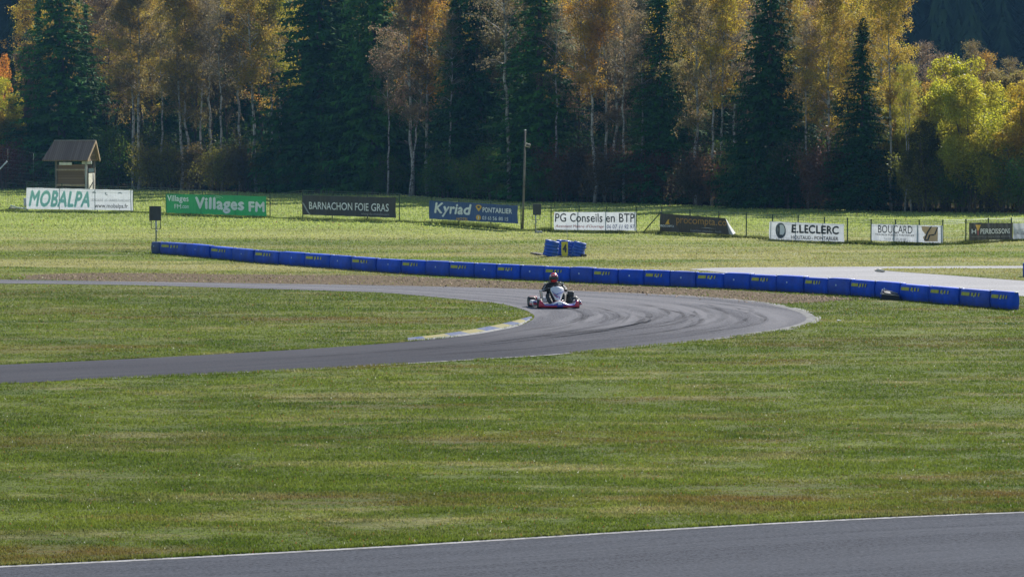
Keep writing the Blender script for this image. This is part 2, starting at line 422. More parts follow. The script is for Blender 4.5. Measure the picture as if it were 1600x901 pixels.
# kerb on the inside of the bend
kb_bot = [(637, 533.5), (680, 530), (720, 525.5), (750, 521.5), (780, 516), (800, 512), (815, 507.5), (832, 499)]
kb_top = [(637, 531), (680, 525), (720, 518), (750, 512.5), (780, 506.5), (800, 502.5), (815, 499.5), (829, 497.2)]
KA = resample(world(kb_bot), 60); KT = resample(world(kb_top), 60); KT = KA + (KT - KA) * .66
V = []; Fc = []; MI = []
prof = [(0, .0), (.12, .035), (.5, .05), (.88, .06), (1, .0)]
for i in range(60):
    for t, h in prof: 
        p = KA[i] * (1 - t) + KT[i] * t; V.append((p[0], p[1], .009 + h))
fx = [637, 653, 690, 718, 745, 768, 790, 803, 815, 833]
pxs = np.interp(np.linspace(0, 1, 60), np.linspace(0, 1, len(smooth_px(kb_bot, 60))), smooth_px(kb_bot, 60)[:, 0])
for i in range(59):
    sgm = int(np.searchsorted(fx, pxs[i], side='right')) - 1
    for k in range(4):
        a = i * 5 + k; Fc.append((a, a + 1, a + 6, a + 5)); MI.append(2 if k == 0 else (0 if sgm % 2 == 0 else 1))
me = mesh_np('kerb', V, Fc, MI)
kerb = link('kerb', me, [mat_worn('kerb_blue', (.08, .11, .22), (.20, .205, .22), .36, .58, 7), mat_worn('kerb_yellow', (.30, .265, .11), (.22, .22, .20), .34, .58, 7), mat_worn('kerb_white', (.27, .27, .27), (.17, .17, .17), .3, .5, 6)])
tag(kerb, 'low kerb painted in blue, white and yellow blocks inside the hairpin bend', 'kerb')

def inpoly(P, poly):
    x, y = P[:, 0], P[:, 1]; r = np.zeros(len(P), bool); n = len(poly); j = n - 1
    for i in range(n):
        xi, yi = poly[i][0], poly[i][1]; xj, yj = poly[j][0], poly[j][1]
        if yi != yj:
            c = ((yi > y) != (yj > y)) & (x < (xj - xi) * (y - yi) / (yj - yi) + xi); r ^= c
        j = i
    return r
# ---- grass blades: tufts get larger and sparser with distance
def blades(name, P, h, w, m, lean=.35):
    n = len(P); a = rng.uniform(0, 2 * np.pi, n); dx = np.cos(a); dy = np.sin(a)
    b = rng.uniform(0, 2 * np.pi, n); l = h * rng.uniform(0, lean * 2, n)
    V = np.empty((n, 3, 3), np.float32)
    V[:, 0] = np.stack([P[:, 0] - dx * w / 2, P[:, 1] - dy * w / 2, P[:, 2]], 1)
    V[:, 1] = np.stack([P[:, 0] + dx * w / 2, P[:, 1] + dy * w / 2, P[:, 2]], 1)
    V[:, 2] = np.stack([P[:, 0] + np.cos(b) * l, P[:, 1] + np.sin(b) * l, P[:, 2] + h], 1)
    me = mesh_np(name, V.reshape(-1, 3), np.arange(3 * n).reshape(-1, 3))
    o = link(name, me, m); tag(o, kind='stuff'); return o
def sample_ground(n, y0, y1):
    # uniform in 1/Y: constant density as seen
    s = rng.uniform(1 / y1, 1 / y0, n); Y = 1 / s
    X = rng.uniform(-1, 1, n) * (Y * .172 + 1.0)
    return np.stack([X, Y, 0 * X], 1)
def vnoise(X, Y_, cell, seed, ax=1.0):
    g_ = np.random.default_rng(seed).random((256, 256)); x = X / (cell * ax) + 1000.3; y = Y_ / cell + 900.7
    xi = np.floor(x).astype(int); yi = np.floor(y).astype(int); fx = x - xi; fy = y - yi; fx = fx * fx * (3 - 2 * fx); fy = fy * fy * (3 - 2 * fy)
    q = lambda a, b: g_[a % 256, b % 256]
    return (q(xi, yi) * (1 - fx) + q(xi + 1, yi) * fx) * (1 - fy) + (q(xi, yi + 1) * (1 - fx) + q(xi + 1, yi + 1) * fx) * fy
P = sample_ground(1100000, 31, 300)
bad = inpoly(P, TRACK_POLY) | inpoly(P, NEAR_POLY)
fr = inpoly(P, FAR_POLY); isn = inpoly(P, ISL_POLY); bad |= fr & ~isn
gv = inpoly(P, GRAV_POLY); bad |= gv & (rng.random(len(P)) > .10)
tlx = np.array([(-60, 315), (100, 310), (600, 275), (800, 247), (1000, 238), (1200, 222), (1400, 212), (1660, 205)], float)
bad |= P[:, 1] > np.interp(P[:, 0] / P[:, 1] * F + 800, tlx[:, 0], tlx[:, 1]) - 5
cl_ = .5 * vnoise(P[:, 0], P[:, 1], .45, 1, 1.6) + .3 * vnoise(P[:, 0], P[:, 1], 1.3, 2, 1.5) + .2 * vnoise(P[:, 0], P[:, 1], .18, 3)
bad |= rng.random(len(P)) > np.clip((cl_ - .18) * 3.2, .12, 1)
P = P[~bad]; cl_ = cl_[~bad]; P[inpoly(P, ISL_POLY), 2] = .012
Y = P[:, 1]; px = Y / 3200
h = np.maximum(.022, px * 1.05) * rng.uniform(.5, 1.5, len(P)) * np.clip(.45 + 1.15 * cl_, .5, 1.6); w = px * rng.uniform(1.0, 2.0, len(P))
h = np.where(Y > 165, h * 1.1, h); h = np.where((Y > 95) & (Y <= 165), h * .75, h)
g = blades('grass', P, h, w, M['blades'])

# rougher fringe of grass where the mower does not reach the asphalt
fr_ = []
for PL, a0, a1, sg in ((OUT, 60, 147, 1), (INN, 75, 147, -1)):
    n = 7000; i_ = rng.uniform(a0, a1, n); k = i_.astype(int); f_ = (i_ - k)[:, None]; Q = PL[k] * (1 - f_) + PL[k + 1] * f_
    T_ = PL[k + 1] - PL[k]; T_ /= np.linalg.norm(T_, axis=1)[:, None]; No = np.stack([-T_[:, 1], T_[:, 0], 0 * T_[:, 0]], 1) * sg
    if sg == 1 and inpoly(Q[:50] + No[:50] * .3, TRACK_POLY).mean() > .5: No = -No
    if sg == -1 and inpoly(Q[:50] + No[:50] * .3, TRACK_POLY).mean() > .5: No = -No
    Q = Q + No * rng.exponential(.14, n)[:, None]
    Q = Q[vnoise(Q[:, 0], Q[:, 1], 1.2, 8) > .35]; fr_.append(Q)
Q = NT; i_ = rng.uniform(0, 58.9, 9000); k = i_.astype(int); f_ = (i_ - k)[:, None]; Q = NT[k] * (1 - f_) + NT[k + 1] * f_; Q[:, 1] += rng.exponential(.07, len(Q)) + .01
fr_.append(Q)
Q = np.vstack(fr_); blades('grass_fringe', Q, rng.uniform(.02, .065, len(Q)), rng.uniform(.012, .03, len(Q)), M['blades'], .5)
# small stones lying in the gravel bed
n = 2600; t = rng.integers(0, 89, n); a = rng.random(n)[:, None]; Pg = GT[t] * (1 - a) + GB[t] * a
Pg[:, 0] += rng.normal(0, .6, n)
s = rng.uniform(.015, .042, n)
base = np.array([(1, 0, -.2), (-.5, .87, -.2), (-.5, -.87, -.2), (.1, .1, .8)], float)
V = (base[None] * s[:, None, None]); V += rng.normal(0, .008, V.shape); V += Pg[:, None, :]; V[:, :, 2] += .012
Fq = np.array([(0, 1, 3), (1, 2, 3), (2, 0, 3)]); Fq = (Fq[None] + (np.arange(n) * 4)[:, None, None]).reshape(-1, 3)
def mat_stone():
    m, nt, out = mat('gravel_stone'); g = N(nt, 'ShaderNodeNewGeometry')
    c = mix(nt, g.outputs['Random Per Island'], (.07, .052, .036), (.27, .21, .16))
    p = N(nt, 'ShaderNodeBsdfPrincipled', {'Base Color': c, 'Roughness': 1.0, 'Specular IOR Level': .03}); nt.links.new(p.outputs[0], out.inputs[0]); return m
o = link('gravel', mesh_np('gravel', V.reshape(-1, 3), Fq), mat_stone()); tag(o, kind='stuff')

# ------------------------------------------------------------------ blue plastic barrier
M['blue'] = simple('blue_plastic', (.003, .062, .50), .5, var=.3, nscale=1.6, bump=.2, dirt=(.02, .06, .28), spec=.3, worn=True)
M['chev'] = simple('yellow_sticker', (.42, .44, .06), .5, var=.2)
M['bolt'] = simple('pale_bolt', (.45, .6, .75), .4)
bl = smooth_px([(236, 395), (300, 400), (400, 410), (500, 417.5), (600, 425), (700, 431), (800, 436), (900, 440.5), (1000, 445), (1150, 451), (1250, 456.5), (1350, 463), (1450, 472), (1592, 484.5)], 260)
def bpt(px): return G(px, float(np.interp(px, bl[:, 0], bl[:, 1])))
bounds = [249, 290, 328, 362, 396, 435, 475, 514, 548, 587, 626, 664, 701, 740, 775, 812, 849, 890, 925, 965, 1005, 1046, 1086, 1130, 1171, 1212, 1255, 1292, 1327, 1366, 1404, 1450, 1498, 1546, 1586]
ORD = ['', 'first', 'second', 'third', 'fourth', 'fifth', 'sixth', 'seventh', 'eighth', 'ninth', 'tenth', 'eleventh', 'twelfth', 'thirteenth', 'fourteenth', 'fifteenth', 'sixteenth', 'seventeenth', 'eighteenth']
BH = .455
def barrier_block(A, B, sticker, depth=.30, seed=0):
    """hollow moulded block between ground points A and B with a swollen front and rounded shoulders"""
    r = random.Random(seed)
    A = Vector(A); B = Vector(B); d = (B - A); L = d.length; ang = math.atan2(d.y, d.x)
    t = empty('barrier_block', A, ang + r.uniform(-.02, .02)); t.rotation_euler.x = r.uniform(-.03, .03)
    bm = MB(); n = 10; nz = 7; W = depth; prof = []
    for k in range(nz):
        z = k / (nz - 1); bulge = .035 * math.sin(math.pi * z) ; prof.append((z * BH, bulge))
    rings = []
    hj = r.uniform(-.014, .018)
    for i in range(n + 1):
        u = i / n; x = .012 + u * (L - .024); edge = min(u, 1 - u) * L
        e = max(0, 1 - edge / .12); ins = .05 * e * e
        pts = []
        for z, b in prof: pts.append((x, -(b) + ins, z + (hj if z > .3 else 0) - (.012 * e if z > .4 else 0)))
        pts.append((x, .03 + ins, BH + .012 + hj - .012 * e)); pts.append((x, W - .03 - ins, BH + .012 + hj - .012 * e))
        for z, b in reversed(prof): pts.append((x, W - ins + b, z + (hj if z > .3 else 0)))
        rings.append([bm.bm.verts.new(p) for p in pts])
    for i in range(n):
        for k in range(len(rings[0]) - 1):
            f = bm.bm.faces.new((rings[i][k], rings[i + 1][k], rings[i + 1][k + 1], rings[i][k + 1])); f.smooth = True
    for q in (rings[0], rings[-1]): bm.bm.faces.new(q)
    bm.build('shell', M['blue'], t)
    # bolt in the middle of the front, and the connector on the joint
    b = MB(); b.box((L * r.uniform(.42, .55), -.036, BH * .62), (.045, .012, .05), bev=.004); b.build('bolt', M['bolt'], t)
    c = MB(); c.box((L - .01, W * .3, BH + .018), (.075, .1, .024), bev=.008); c.build('joint_cap', simple_white, t)
    if sticker:
        s = MB(); x0 = L * .12; z0 = BH * .62; z1 = BH * .83; w = L * .27
        def para(a, b_, sk):
            s.poly([(a, -.048, z0), (b_, -.048, z0), (b_ + sk, -.048, z1), (a + sk, -.048, z1)], thick=.006)
        para(x0, x0 + w, .03)
        for q in range(3):
            a = x0 + w + L * (.06 + q * .115); para(a, a + L * (.062 - .012 * q), .03)
        s.build('chevron_sticker', M['chev'], t)
    return t
simple_white = simple('worn_white_plastic', (.55, .58, .62), .35)
nb = len(bounds) - 1
for i in range(nb):
    st = (i % 2 == 0) or i >= 31
    t = barrier_block(bpt(bounds[i]), bpt(bounds[i + 1]), st, depth=.16 if i == nb - 1 else .30, seed=i)
    what = 'blue plastic block with yellow dashed sticker' if st else 'plain blue plastic block without sticker'
    if i < 17: where = ORD[i + 1] + ' from left end of barrier row'
    else: where = ORD[nb - i] + ' from right end of barrier row'
    tag(t, what + ', ' + where, 'barrier', 'blue blocks of the long crash barrier')
t = barrier_block(bpt(235.5) + np.array([0, 0, 0]), bpt(248.5), False, depth=.4, seed=99)
tag(t, 'short dark blue end block under the sign pole, left end of barrier', 'barrier', 'blue blocks of the long crash barrier')
for ch in t.children:
    if ch.name.startswith('shell'): ch.data.materials[0] = simple('dark_blue_plastic', (.02, .05, .17), .5, var=.3)
t = barrier_block(G(1597.6, 433), G(1660, 433.5), False, seed=5)
tag(t, 'lone blue barrier block on the grass island at the right picture edge', 'barrier')
# ------------------------------------------------------------------ mesh fence with banners
M['fgreen'] = simple('dark_green_metal', (.012, .045, .022), .45, var=.3)
M['wire'] = simple('galvanised_wire', (.07, .12, .085), .55, metal=.3)
# (px, base y, top y)
fence_px = [(42, 331, 284), (97, 331.6, 287), (152, 332.3, 290), (208, 333, 292), (263, 335, 294), (317, 337, 297), (371, 339, 300), (422, 341, 303.5), (473, 343.5, 297.5), (519, 344.6, 299), (574, 346.0, 300.5), (624, 347.5, 303), (675, 350, 308.5), (717, 353.3, 312), (767, 357.2, 315.5), (814, 361, 319.5), (861, 361.5, 320.5), (905, 362.5, 321.5), (948, 363.5, 322.5), (994, 364.5, 323.5), (1034, 365, 324), (1078, 367.3, 327.5), (1123, 369.7, 330), (1166, 372, 333), (1207, 374.5, 335.5), (1247, 376.5, 337.5), (1288, 379, 339.5), (1324, 381, 341), (1361, 382, 343), (1399, 382.15, 343.5), (1436, 382.3, 343.7), (1473, 382.5, 344), (1509, 381.5, 343), (1544, 379, 341.5), (1580, 376.5, 341), (1618, 375, 340), (1660, 374, 339)]
FPX = np.array(fence_px, float)
def fpt(px, dy=0): return G(px, float(np.interp(px, FPX[:, 0], FPX[:, 1])) + dy)
fence = empty('mesh_fence', fpt(42)); tag(fence, 'long low dark green wire fence crossing the meadow behind the barrier', 'fence')
f0 = Vector(fence.location)
tops = []
proto = None
for px_, yb, yt in fence_px:
    g_ = Vector(G(px_, yb)); H = at(px_, yt, g_.y)[2]; tops.append((g_ - f0, H))
    b = MB(); b.box((0, 0, H / 2), (.055, .055, H), bev=.006); b.box((0, 0, H + .012), (.065, .065, .02))
    b.build('post', M['fgreen'], fence, g_ - f0)
wm = MB()
for k in range(len(tops) - 1):
    (a, ha), (b_, hb) = tops[k], tops[k + 1]
    for fr_ in (.995, .93, .86, .55, .3, .08):
        sag = .015
        pm = (a + b_) / 2 + Vector((0, 0, (ha + hb) / 2 * fr_ - sag))
        wm.tube([a + Vector((0, 0, ha * fr_)), pm, b_ + Vector((0, 0, hb * fr_))], .009 if fr_ > .8 else .004, 4, cap=False)
    nx = 14
    for q in range(1, nx):
        u = q / nx; p = a.lerp(b_, u); H = ha + (hb - ha) * u
        wm.tube([p + Vector((0, 0, .05)), p + Vector((0, 0, H * .98))], .0028, 3, cap=False)
wm.build('wire_netting', M['wire'], fence)
def brace(p0, p1, name='brace'):
    b = MB(); b.tube([Vector(p0) - f0, Vector(p1) - f0], .028, 6); b.build(name, M['fgreen'], fence)
q = fpt(1034); brace(fpt(1003.5) + np.array([0, -.05, 0]), at(1033, 331, q[1]))

# vinyl: the sun behind shines through
def vinyl(name, col, tr=.5, dirt=.25):
    m, nt, out = mat(name); tc = N(nt, 'ShaderNodeTexCoord').outputs['Object']
    n = noise(nt, tc, 2.2, 5, .65); c = mix(nt, math_(nt, 'MULTIPLY', ramp(nt, n, .4, .75), dirt), col, tuple(x * .5 for x in col))
    b = N(nt, 'ShaderNodeBump', {'Height': noise(nt, tc, 1.6, 2, .5, (2.5, 1, .6)), 'Strength': .5, 'Distance': .12})
    p = N(nt, 'ShaderNodeBsdfPrincipled', {'Base Color': c, 'Roughness': .5, 'Normal': b.outputs[0]})
    t = N(nt, 'ShaderNodeBsdfTranslucent', {'Color': c})
    s = N(nt, 'ShaderNodeMixShader', {0: tr, 1: p.outputs[0], 2: t.outputs[0]})
    nt.links.new(s.outputs[0], out.inputs[0]); return m
def text_mesh(body, bold=0, shear=0, narrow=1.0):
    cu = bpy.data.curves.new('lettering', 'FONT'); cu.body = body; cu.size = 1; cu.shear = shear; cu.space_character = 1 + bold * 1.5
    cu.resolution_u = 3; cu.fill_mode = 'FRONT'
    o = bpy.data.objects.new('t', cu); COL.objects.link(o); bpy.context.view_layer.update()
    me = bpy.data.meshes.new_from_object(o.evaluated_get(bpy.context.evaluated_depsgraph_get()))
    bpy.data.objects.remove(o); me.materials.clear()
    if bold:      # heavier strokes: the same glyphs laid over each other, slightly shifted
        b0 = bmesh.new()
        for k, (dx, dy) in enumerate(((0, 0), (bold, 0), (-bold, 0), (0, bold), (0, -bold))):
            q = me.copy()
            for v in q.vertices: v.co.x += dx; v.co.y += dy; v.co.z = k * .0008
            b0.from_mesh(q); bpy.data.meshes.remove(q)
        b0.to_mesh(me); b0.free()
    return me
class Banner:
    """vinyl sheet tied to the fence; u,v in 0..1 across and up its face"""
    def __init__(s, name, label, tl, tr, bl_, br, m, off=.15, cut=None):
        A = Vector(fpt(bl_[0])); B = Vector(fpt(br[0])); d = B - A; d.z = 0; s.L = d.length
        nrm = Vector((d.y, -d.x, 0)).normalized(); nrm = nrm if nrm.y < 0 else -nrm
        A += nrm * off; B += nrm * off
        s.t = empty(name, (A.x, A.y, 0), math.atan2(d.y, d.x)); tag(s.t, label, 'banner', 'advertising banners tied along the fence')
        s.z = [at(bl_[0], bl_[1], A.y)[2], at(br[0], br[1], B.y)[2], at(tl[0], tl[1], A.y)[2], at(tr[0], tr[1], B.y)[2]]
        nx, nz = 90, 12; V = []; Fc = []
        r = random.Random(len(label) * 7)
        s.ph = r.uniform(0, 6)
        for j in range(nz + 1):
            for i in range(nx + 1):
                u = i / nx; v = j / nz
                if cut: u = min(u, cut(v))
                V.append(s.P(u, v, 0, edge=True))
        for j in range(nz):
            for i in range(nx):
                a = j * (nx + 1) + i; Fc.append((a, a + 1, a + nx + 2, a + nx + 1))
        me = mesh_np('sheet', V, Fc, smooth=True); link('sheet', me, m, s.t)
        e = MB()
        for i in range(0, 9):
            u = min(.995, max(.005, i / 8))
            for v in (.985, .02): 
                if cut and u > cut(v): continue
                p = s.P(u, v, .004); e.tube([p, p + Vector((0, -.012, 0))], .012, 6)
        e.build('eyelet_row', M['fgreen'], s.t)
    def P(s, u, v, out=0, edge=False):
        z0 = s.z[0] + (s.z[1] - s.z[0]) * u; z1 = s.z[2] + (s.z[3] - s.z[2]) * u
        sc = 0
        if edge: sc = (.012 * math.sin(u * math.pi * 8) ** 2) * (-(v > .99) + (v < .01))
        w = .02 * math.sin(u * 19 + s.ph) * math.sin(math.pi * v) + .012 * math.sin(u * 43 + v * 4)
        return Vector((u * s.L, -out - w - .012, z0 + (z1 - z0) * v + sc))
    def put(s, name, me, box, m, out=.006):
        V = np.empty(len(me.vertices) * 3, np.float32); me.vertices.foreach_get('co', V); V = V.reshape(-1, 3)
        lo = V.min(0); hi = V.max(0); u0, u1, v0, v1 = box
        uu = u0 + (V[:, 0] - lo[0]) / (hi[0] - lo[0]) * (u1 - u0); vv = v0 + (V[:, 1] - lo[1]) / (hi[1] - lo[1]) * (v1 - v0)
        V2 = np.array([s.P(a, b, out + c) for a, b, c in zip(uu, vv, V[:, 2])], np.float32)
        me.vertices.foreach_set('co', V2.ravel()); me.update(); return link(name, me, m, s.t)
    def text(s, body, box, m, bold=.0, shear=0, out=.012): return s.put('lettering', text_mesh(body, bold, shear), box, m, out)
    def shape(s, name, pts, m, out=.010):
        b = bmesh.new()
        for poly in (pts if isinstance(pts[0][0], (tuple, list)) else [pts]): b.faces.new([b.verts.new((u, v, 0)) for u, v in poly])
        bmesh.ops.triangulate(b, faces=b.faces[:])
        for _ in range(6):      # fine enough to follow the waves of the sheet
            es = [x for x in b.edges if (x.verts[0].co - x.verts[1].co).length > .012]
            if not es: break
            bmesh.ops.subdivide_edges(b, edges=es, cuts=1); bmesh.ops.triangulate(b, faces=b.faces[:])
        for v in b.verts: v.co = s.P(v.co.x, v.co.y, out)
        me = bpy.data.meshes.new(name); b.to_mesh(me); b.free(); return link(name, me, m, s.t)
def ell(cu, cv, ru, rv, n=18, a0=0, a1=2 * math.pi):
    return [(cu + ru * math.cos(a0 + (a1 - a0) * k / n), cv + rv * math.sin(a0 + (a1 - a0) * k / n)) for k in range(n)]
def arc(cu, cv, ru, rv, a0, a1, w, n=8):
    o = [(cu + ru * math.cos(a0 + (a1 - a0) * k / n), cv + rv * math.sin(a0 + (a1 - a0) * k / n)) for k in range(n + 1)]
    i = [(cu + ru * (1 - w) * math.cos(a0 + (a1 - a0) * k / n), cv + rv * (1 - w) * math.sin(a0 + (a1 - a0) * k / n)) for k in range(n, -1, -1)]
    return o + i
W_ = vinyl('white_vinyl', (.55, .59, .64), .35, .35); DK = vinyl('black_vinyl', (.022, .023, .028), .08); GN = vinyl('green_vinyl', (.012, .17, .06), .3)
NV = vinyl('navy_vinyl', (.014, .045, .14), .2); BR = vinyl('brown_black_vinyl', (.024, .020, .020), .08)
ink = lambda n, c: vinyl(n, c, .05, .12)
WI = ink('white_ink', (.88, .89, .90)); BK = ink('black_ink', (.04, .045, .055)); TEAL = ink('teal_ink', (.45, .88, .78)); RED = ink('red_ink', (.55, .06, .09)); BLU = ink('blue_ink', (.05, .09, .30))
YEL = ink('yellow_ink', (.8, .45, .05)); ORG = ink('dull_orange_ink', (.48, .25, .05)); GRY = ink('grey_ink', (.32, .33, .35)); PEA = ink('peach_ink', (.72, .48, .26)); LG = ink('pale_green_ink', (.3, .5, .36))

b = Banner('banner', 'faded white banner with big slanted sea-green capitals, leftmost on the fence', (44, 293), (210, 297), (44, 326.5), (210, 329), W_)
b.text('MOBALPA', (.02, .60, .10, .90), TEAL, .042, .3)
b.text('www.mobalpa.fr', (.645, .955, .05, .32), BK, .01)
b.text('FONCIALINE  LES  GRANDES PLANCHANTS', (.62, .985, .42, .54), GRY, .0)
b.shape('faint_logo', [arc(.64, .8, .02, .09, 0, 3, .5), arc(.76, .8, .02, .08, 2, 5, .5), arc(.88, .8, .02, .08, 0, 3, .5)], ink('faint_ink', (.45, .47, .5)))
b = Banner('banner', 'bright green banner with thick white radio station lettering', (263, 302.5), (421, 306.5), (263, 332.5), (420, 338), GN, off=.15)
b.text('Villages', (.30, .79, .07, .88), WI, .042)
b.text('FM', (.83, .985, .20, .72), WI, .045)
b.text('Villages', (.015, .235, .52, .93), WI, .035)
b.text('FM', (.09, .16, .24, .47), WI, .02); b.text('.com', (.165, .235, .26, .42), WI, .02)
b.shape('radio_waves', [arc(.53, .76, .06, .2, .5, 2.3, .12), arc(.53, .76, .035, .11, .5, 2.3, .2)], LG)
b = Banner('banner', 'black banner with one line of thin white capitals', (476, 305), (623, 308.5), (476, 335.5), (622, 340.5), DK)
b.text('BARNACHON FOIE GRAS', (.075, .925, .30, .68), WI, .008)
b.text('etang-du-moulin.com', (.64, .93, .07, .22), GRY, .0)
b.shape('fold_mark', [(.0, .62), (.02, .6), (.07, .15), (.09, .02), (.078, .02), (.055, .15), (.01, .55)], GRY)
b = Banner('banner', 'navy blue hotel banner with white lettering and yellow icons', (676, 313), (815, 321), (675, 342), (814, 349.5), NV)
b.text('Kyriad', (.065, .50, .15, .92), WI, .035, .18)
b.text('HOTEL', (.33, .465, .015, .17), YEL, .015, .1)
b.text('PONTARLIER', (.62, .935, .52, .80), WI, .025)
b.text('03 63 56 80 15', (.62, .90, .12, .32), WI, .012)
b.shape('pin_icon', [(.545, .82), (.56, .90), (.578, .92), (.596, .90), (.611, .82), (.60, .70), (.578, .54), (.556, .70)], YEL)
b.shape('pin_centre', ell(.578, .79, .014, .06, 10), NV, .015)
b.shape('phone_icon', ell(.575, .22, .03, .15, 16), YEL)
b.text(')', (.566, .586, .12, .32), WI, .03, 0, .016)
b = Banner('banner', 'white building consultant banner with black, red and blue lettering', (869.5, 331), (998, 331), (869, 359), (997, 360.5), W_)
b.text('PG Conseils en BTP', (.015, .985, .44, .92), BK, .012)
b.text("Assistant Maitre d'Ouvrage", (.02, .615, .09, .30), RED, .004, .1)
b.text('06 07 11 92 97', (.65, .985, .10, .32), BLU, .006, .15)
b = Banner('banner', 'black banner with orange lettering, its right end folded over', (1036, 333), (1157, 342), (1036, 361.5), (1157, 367), BR, cut=lambda v: .975 - .13 * v)
b.text('procompta.co', (.215, .865, .38, .86), ORG, .0)
b.text('PROCOMPTA', (.012, .185, .26, .38), WI, .015)
b.shape('sail_logo', [(.07, .42), (.10, .62), (.125, .72), (.12, .55), (.13, .42)], YEL)
b.text('Expertise comptable - Audit', (.405, .80, .04, .22), GRY, .005)
b.shape('swoosh', [(.52, .30), (.62, .345), (.74, .31), (.62, .325)], WI)
fold = MB(); P0 = b.P(.855, 1.0, .01); P1 = b.P(.90, .04, .01); P2 = b.P(1.0, .12, .10); P3 = b.P(.92, .62, .10)
fold.bm.faces.new([fold.bm.verts.new(p) for p in (P0, P1, b.P(.955, -.02, .09), P2, P3)])
bmesh.ops.triangulate(fold.bm, faces=fold.bm.faces[:]); fold.build('folded_corner', vinyl('banner_back', (.85, .85, .86), .5, .05), b.t)
b = Banner('banner', 'white banner with dark oval emblem and heavy dark capitals', (1207.5, 345.5), (1324.5, 350), (1207, 374), (1324, 378), W_)
b.text('E.LECLERC', (.31, .935, .40, .88), BK, .04)
b.text('HOUTAUD - PONTARLIER', (.305, .93, .07, .27), BK, .02)
b.shape('emblem_disc', ell(.155, .5, .075, .43, 22), ink('slate_ink', (.10, .13, .17)))
b.shape('emblem_oval', ell(.165, .54, .048, .30, 18), WI, .015)
b.text('L', (.125, .185, .16, .78), BK, .03, 0, .020)
b = Banner('banner', 'pale grey banner with peach square and black zigzag line', (1362, 349.5), (1473, 352), (1362, 376), (1473, 380), W_)
b.text('BOUCARD', (.09, .575, .48, .93), BK, .004)
b.text('TRAVAUX PUBLICS PONTARLIER', (.05, .60, .32, .43), BK, .01)
b.text('Tel 03 81 39 38 80', (.17, .485, .09, .21), GRY, .0)
b.shape('peach_square', [(.70, .93), (.93, .90), (.93, .10), (.75, .06), (.72, .30), (.76, .45), (.71, .70)], PEA)
b.shape('zigzag', [[(.83, .93), (.85, .93), (.80, .60), (.775, .60)], [(.775, .60), (.80, .60), (.755, .13), (.735, .13)], [(.755, .13), (.765, .19), (.79, .19), (.78, .11)], [(.78, .13), (.80, .13), (.825, .42), (.805, .45)], [(.805, .45), (.825, .40), (.885, .42), (.88, .50)], [(.88, .5), (.895, .44), (.935, .87), (.92, .89)]], BK, .015)
b = Banner('banner', 'dark grey banner with small orange glass shape and white capitals', (1509.5, 348), (1577, 348), (1509, 375.5), (1577, 374), DK)
b.text('H', (.05, .135, .38, .64), WI, .02); b.text('PERBOISSONS', (.25, .945, .36, .66), WI, .02)
b.shape('glass_logo', [(.13, .88), (.25, .88), (.21, .55), (.205, .30), (.175, .30), (.17, .55)], YEL)
b.shape('glass_foot', [(.17, .55), (.21, .55), (.205, .30), (.175, .30)], RED, .014)
b.shape('thin_rule', [(.05, .20), (.32, .20), (.32, .22), (.05, .22)], GRY)
b.text('LE SAVOIR FAIRE BOISSONS', (.35, .94, .15, .23), GRY, .0)
b = Banner('banner', 'white banner with thin grey lettering, cut by right picture edge', (1578, 348.5), (1650, 347), (1578, 373.5), (1650, 372), W_)
b.text('CAVE DE', (.12, .36, .54, .66), GRY, .0); b.text('LA GRANDE VIGNE', (.03, .9, .28, .44), GRY, .0)

# ------------------------------------------------------------------ signal panels, pole, post boxes
M['galv'] = simple('galvanised_steel', (.30, .33, .38), .4, metal=.7, var=.25)
M['char'] = simple('charcoal_panel', (.035, .04, .045), .5)
def signal_panel(pxb, pyb, x0, x1, y0, y1, ybr, xb0, xb1, label, base=False):
    g_ = G(pxb, pyb); Y_ = g_[1]; s = F / Y_
    t = empty('signal_panel', g_); tag(t, label, 'signal panel')
    z = lambda y: at(pxb, y, Y_)[2]; X = lambda x: (x - pxb) / s
    b = MB(); b.box(((X(x0) + X(x1)) / 2, 0, (z(y0) + z(y1)) / 2), (X(x1) - X(x0), .07, z(y0) - z(y1)), bev=.012); b.build('light_panel', M['char'], t)
    r = MB(); zz = z(ybr)
    for xa in (xb0, xb1): r.tube([(X(xa), .0, z(y1) + .02), (X(xa), 0, zz)], .016, 5)
    r.tube([(X(xb0) - .012, 0, zz), (X(xb1) + .012, 0, zz)], .016, 5)
    r.build('bracket', M['char'], t)
    p = MB(); p.tube([(0, .02, 0), (0, .02, z(y0) - .1)], .033, 8); p.box((0, .02, .01), (.22, .22, .02))
    p.tube([(.0, -.03, zz - .08), (.07, -.03, zz - .12)], .03, 6); p.build('pole', M['galv'], t)
    if base:
        c = MB(); c.box((.18, 0, .05), (.3, .22, .1), bev=.02); c.build('ballast_block', simple('grey_concrete', (.35, .36, .34), .9), t)
    return t
signal_panel(244, 391, 233.5, 252, 322, 344.5, 357, 236.5, 251, 'dark rectangular signal panel on grey pole at left end of blue barrier')
t_ = signal_panel(837, 364, 832.5, 845.5, 318.5, 336, 343, 831.5, 843.5, 'small grey signal panel on pale pole beside the navy hotel banner', True)

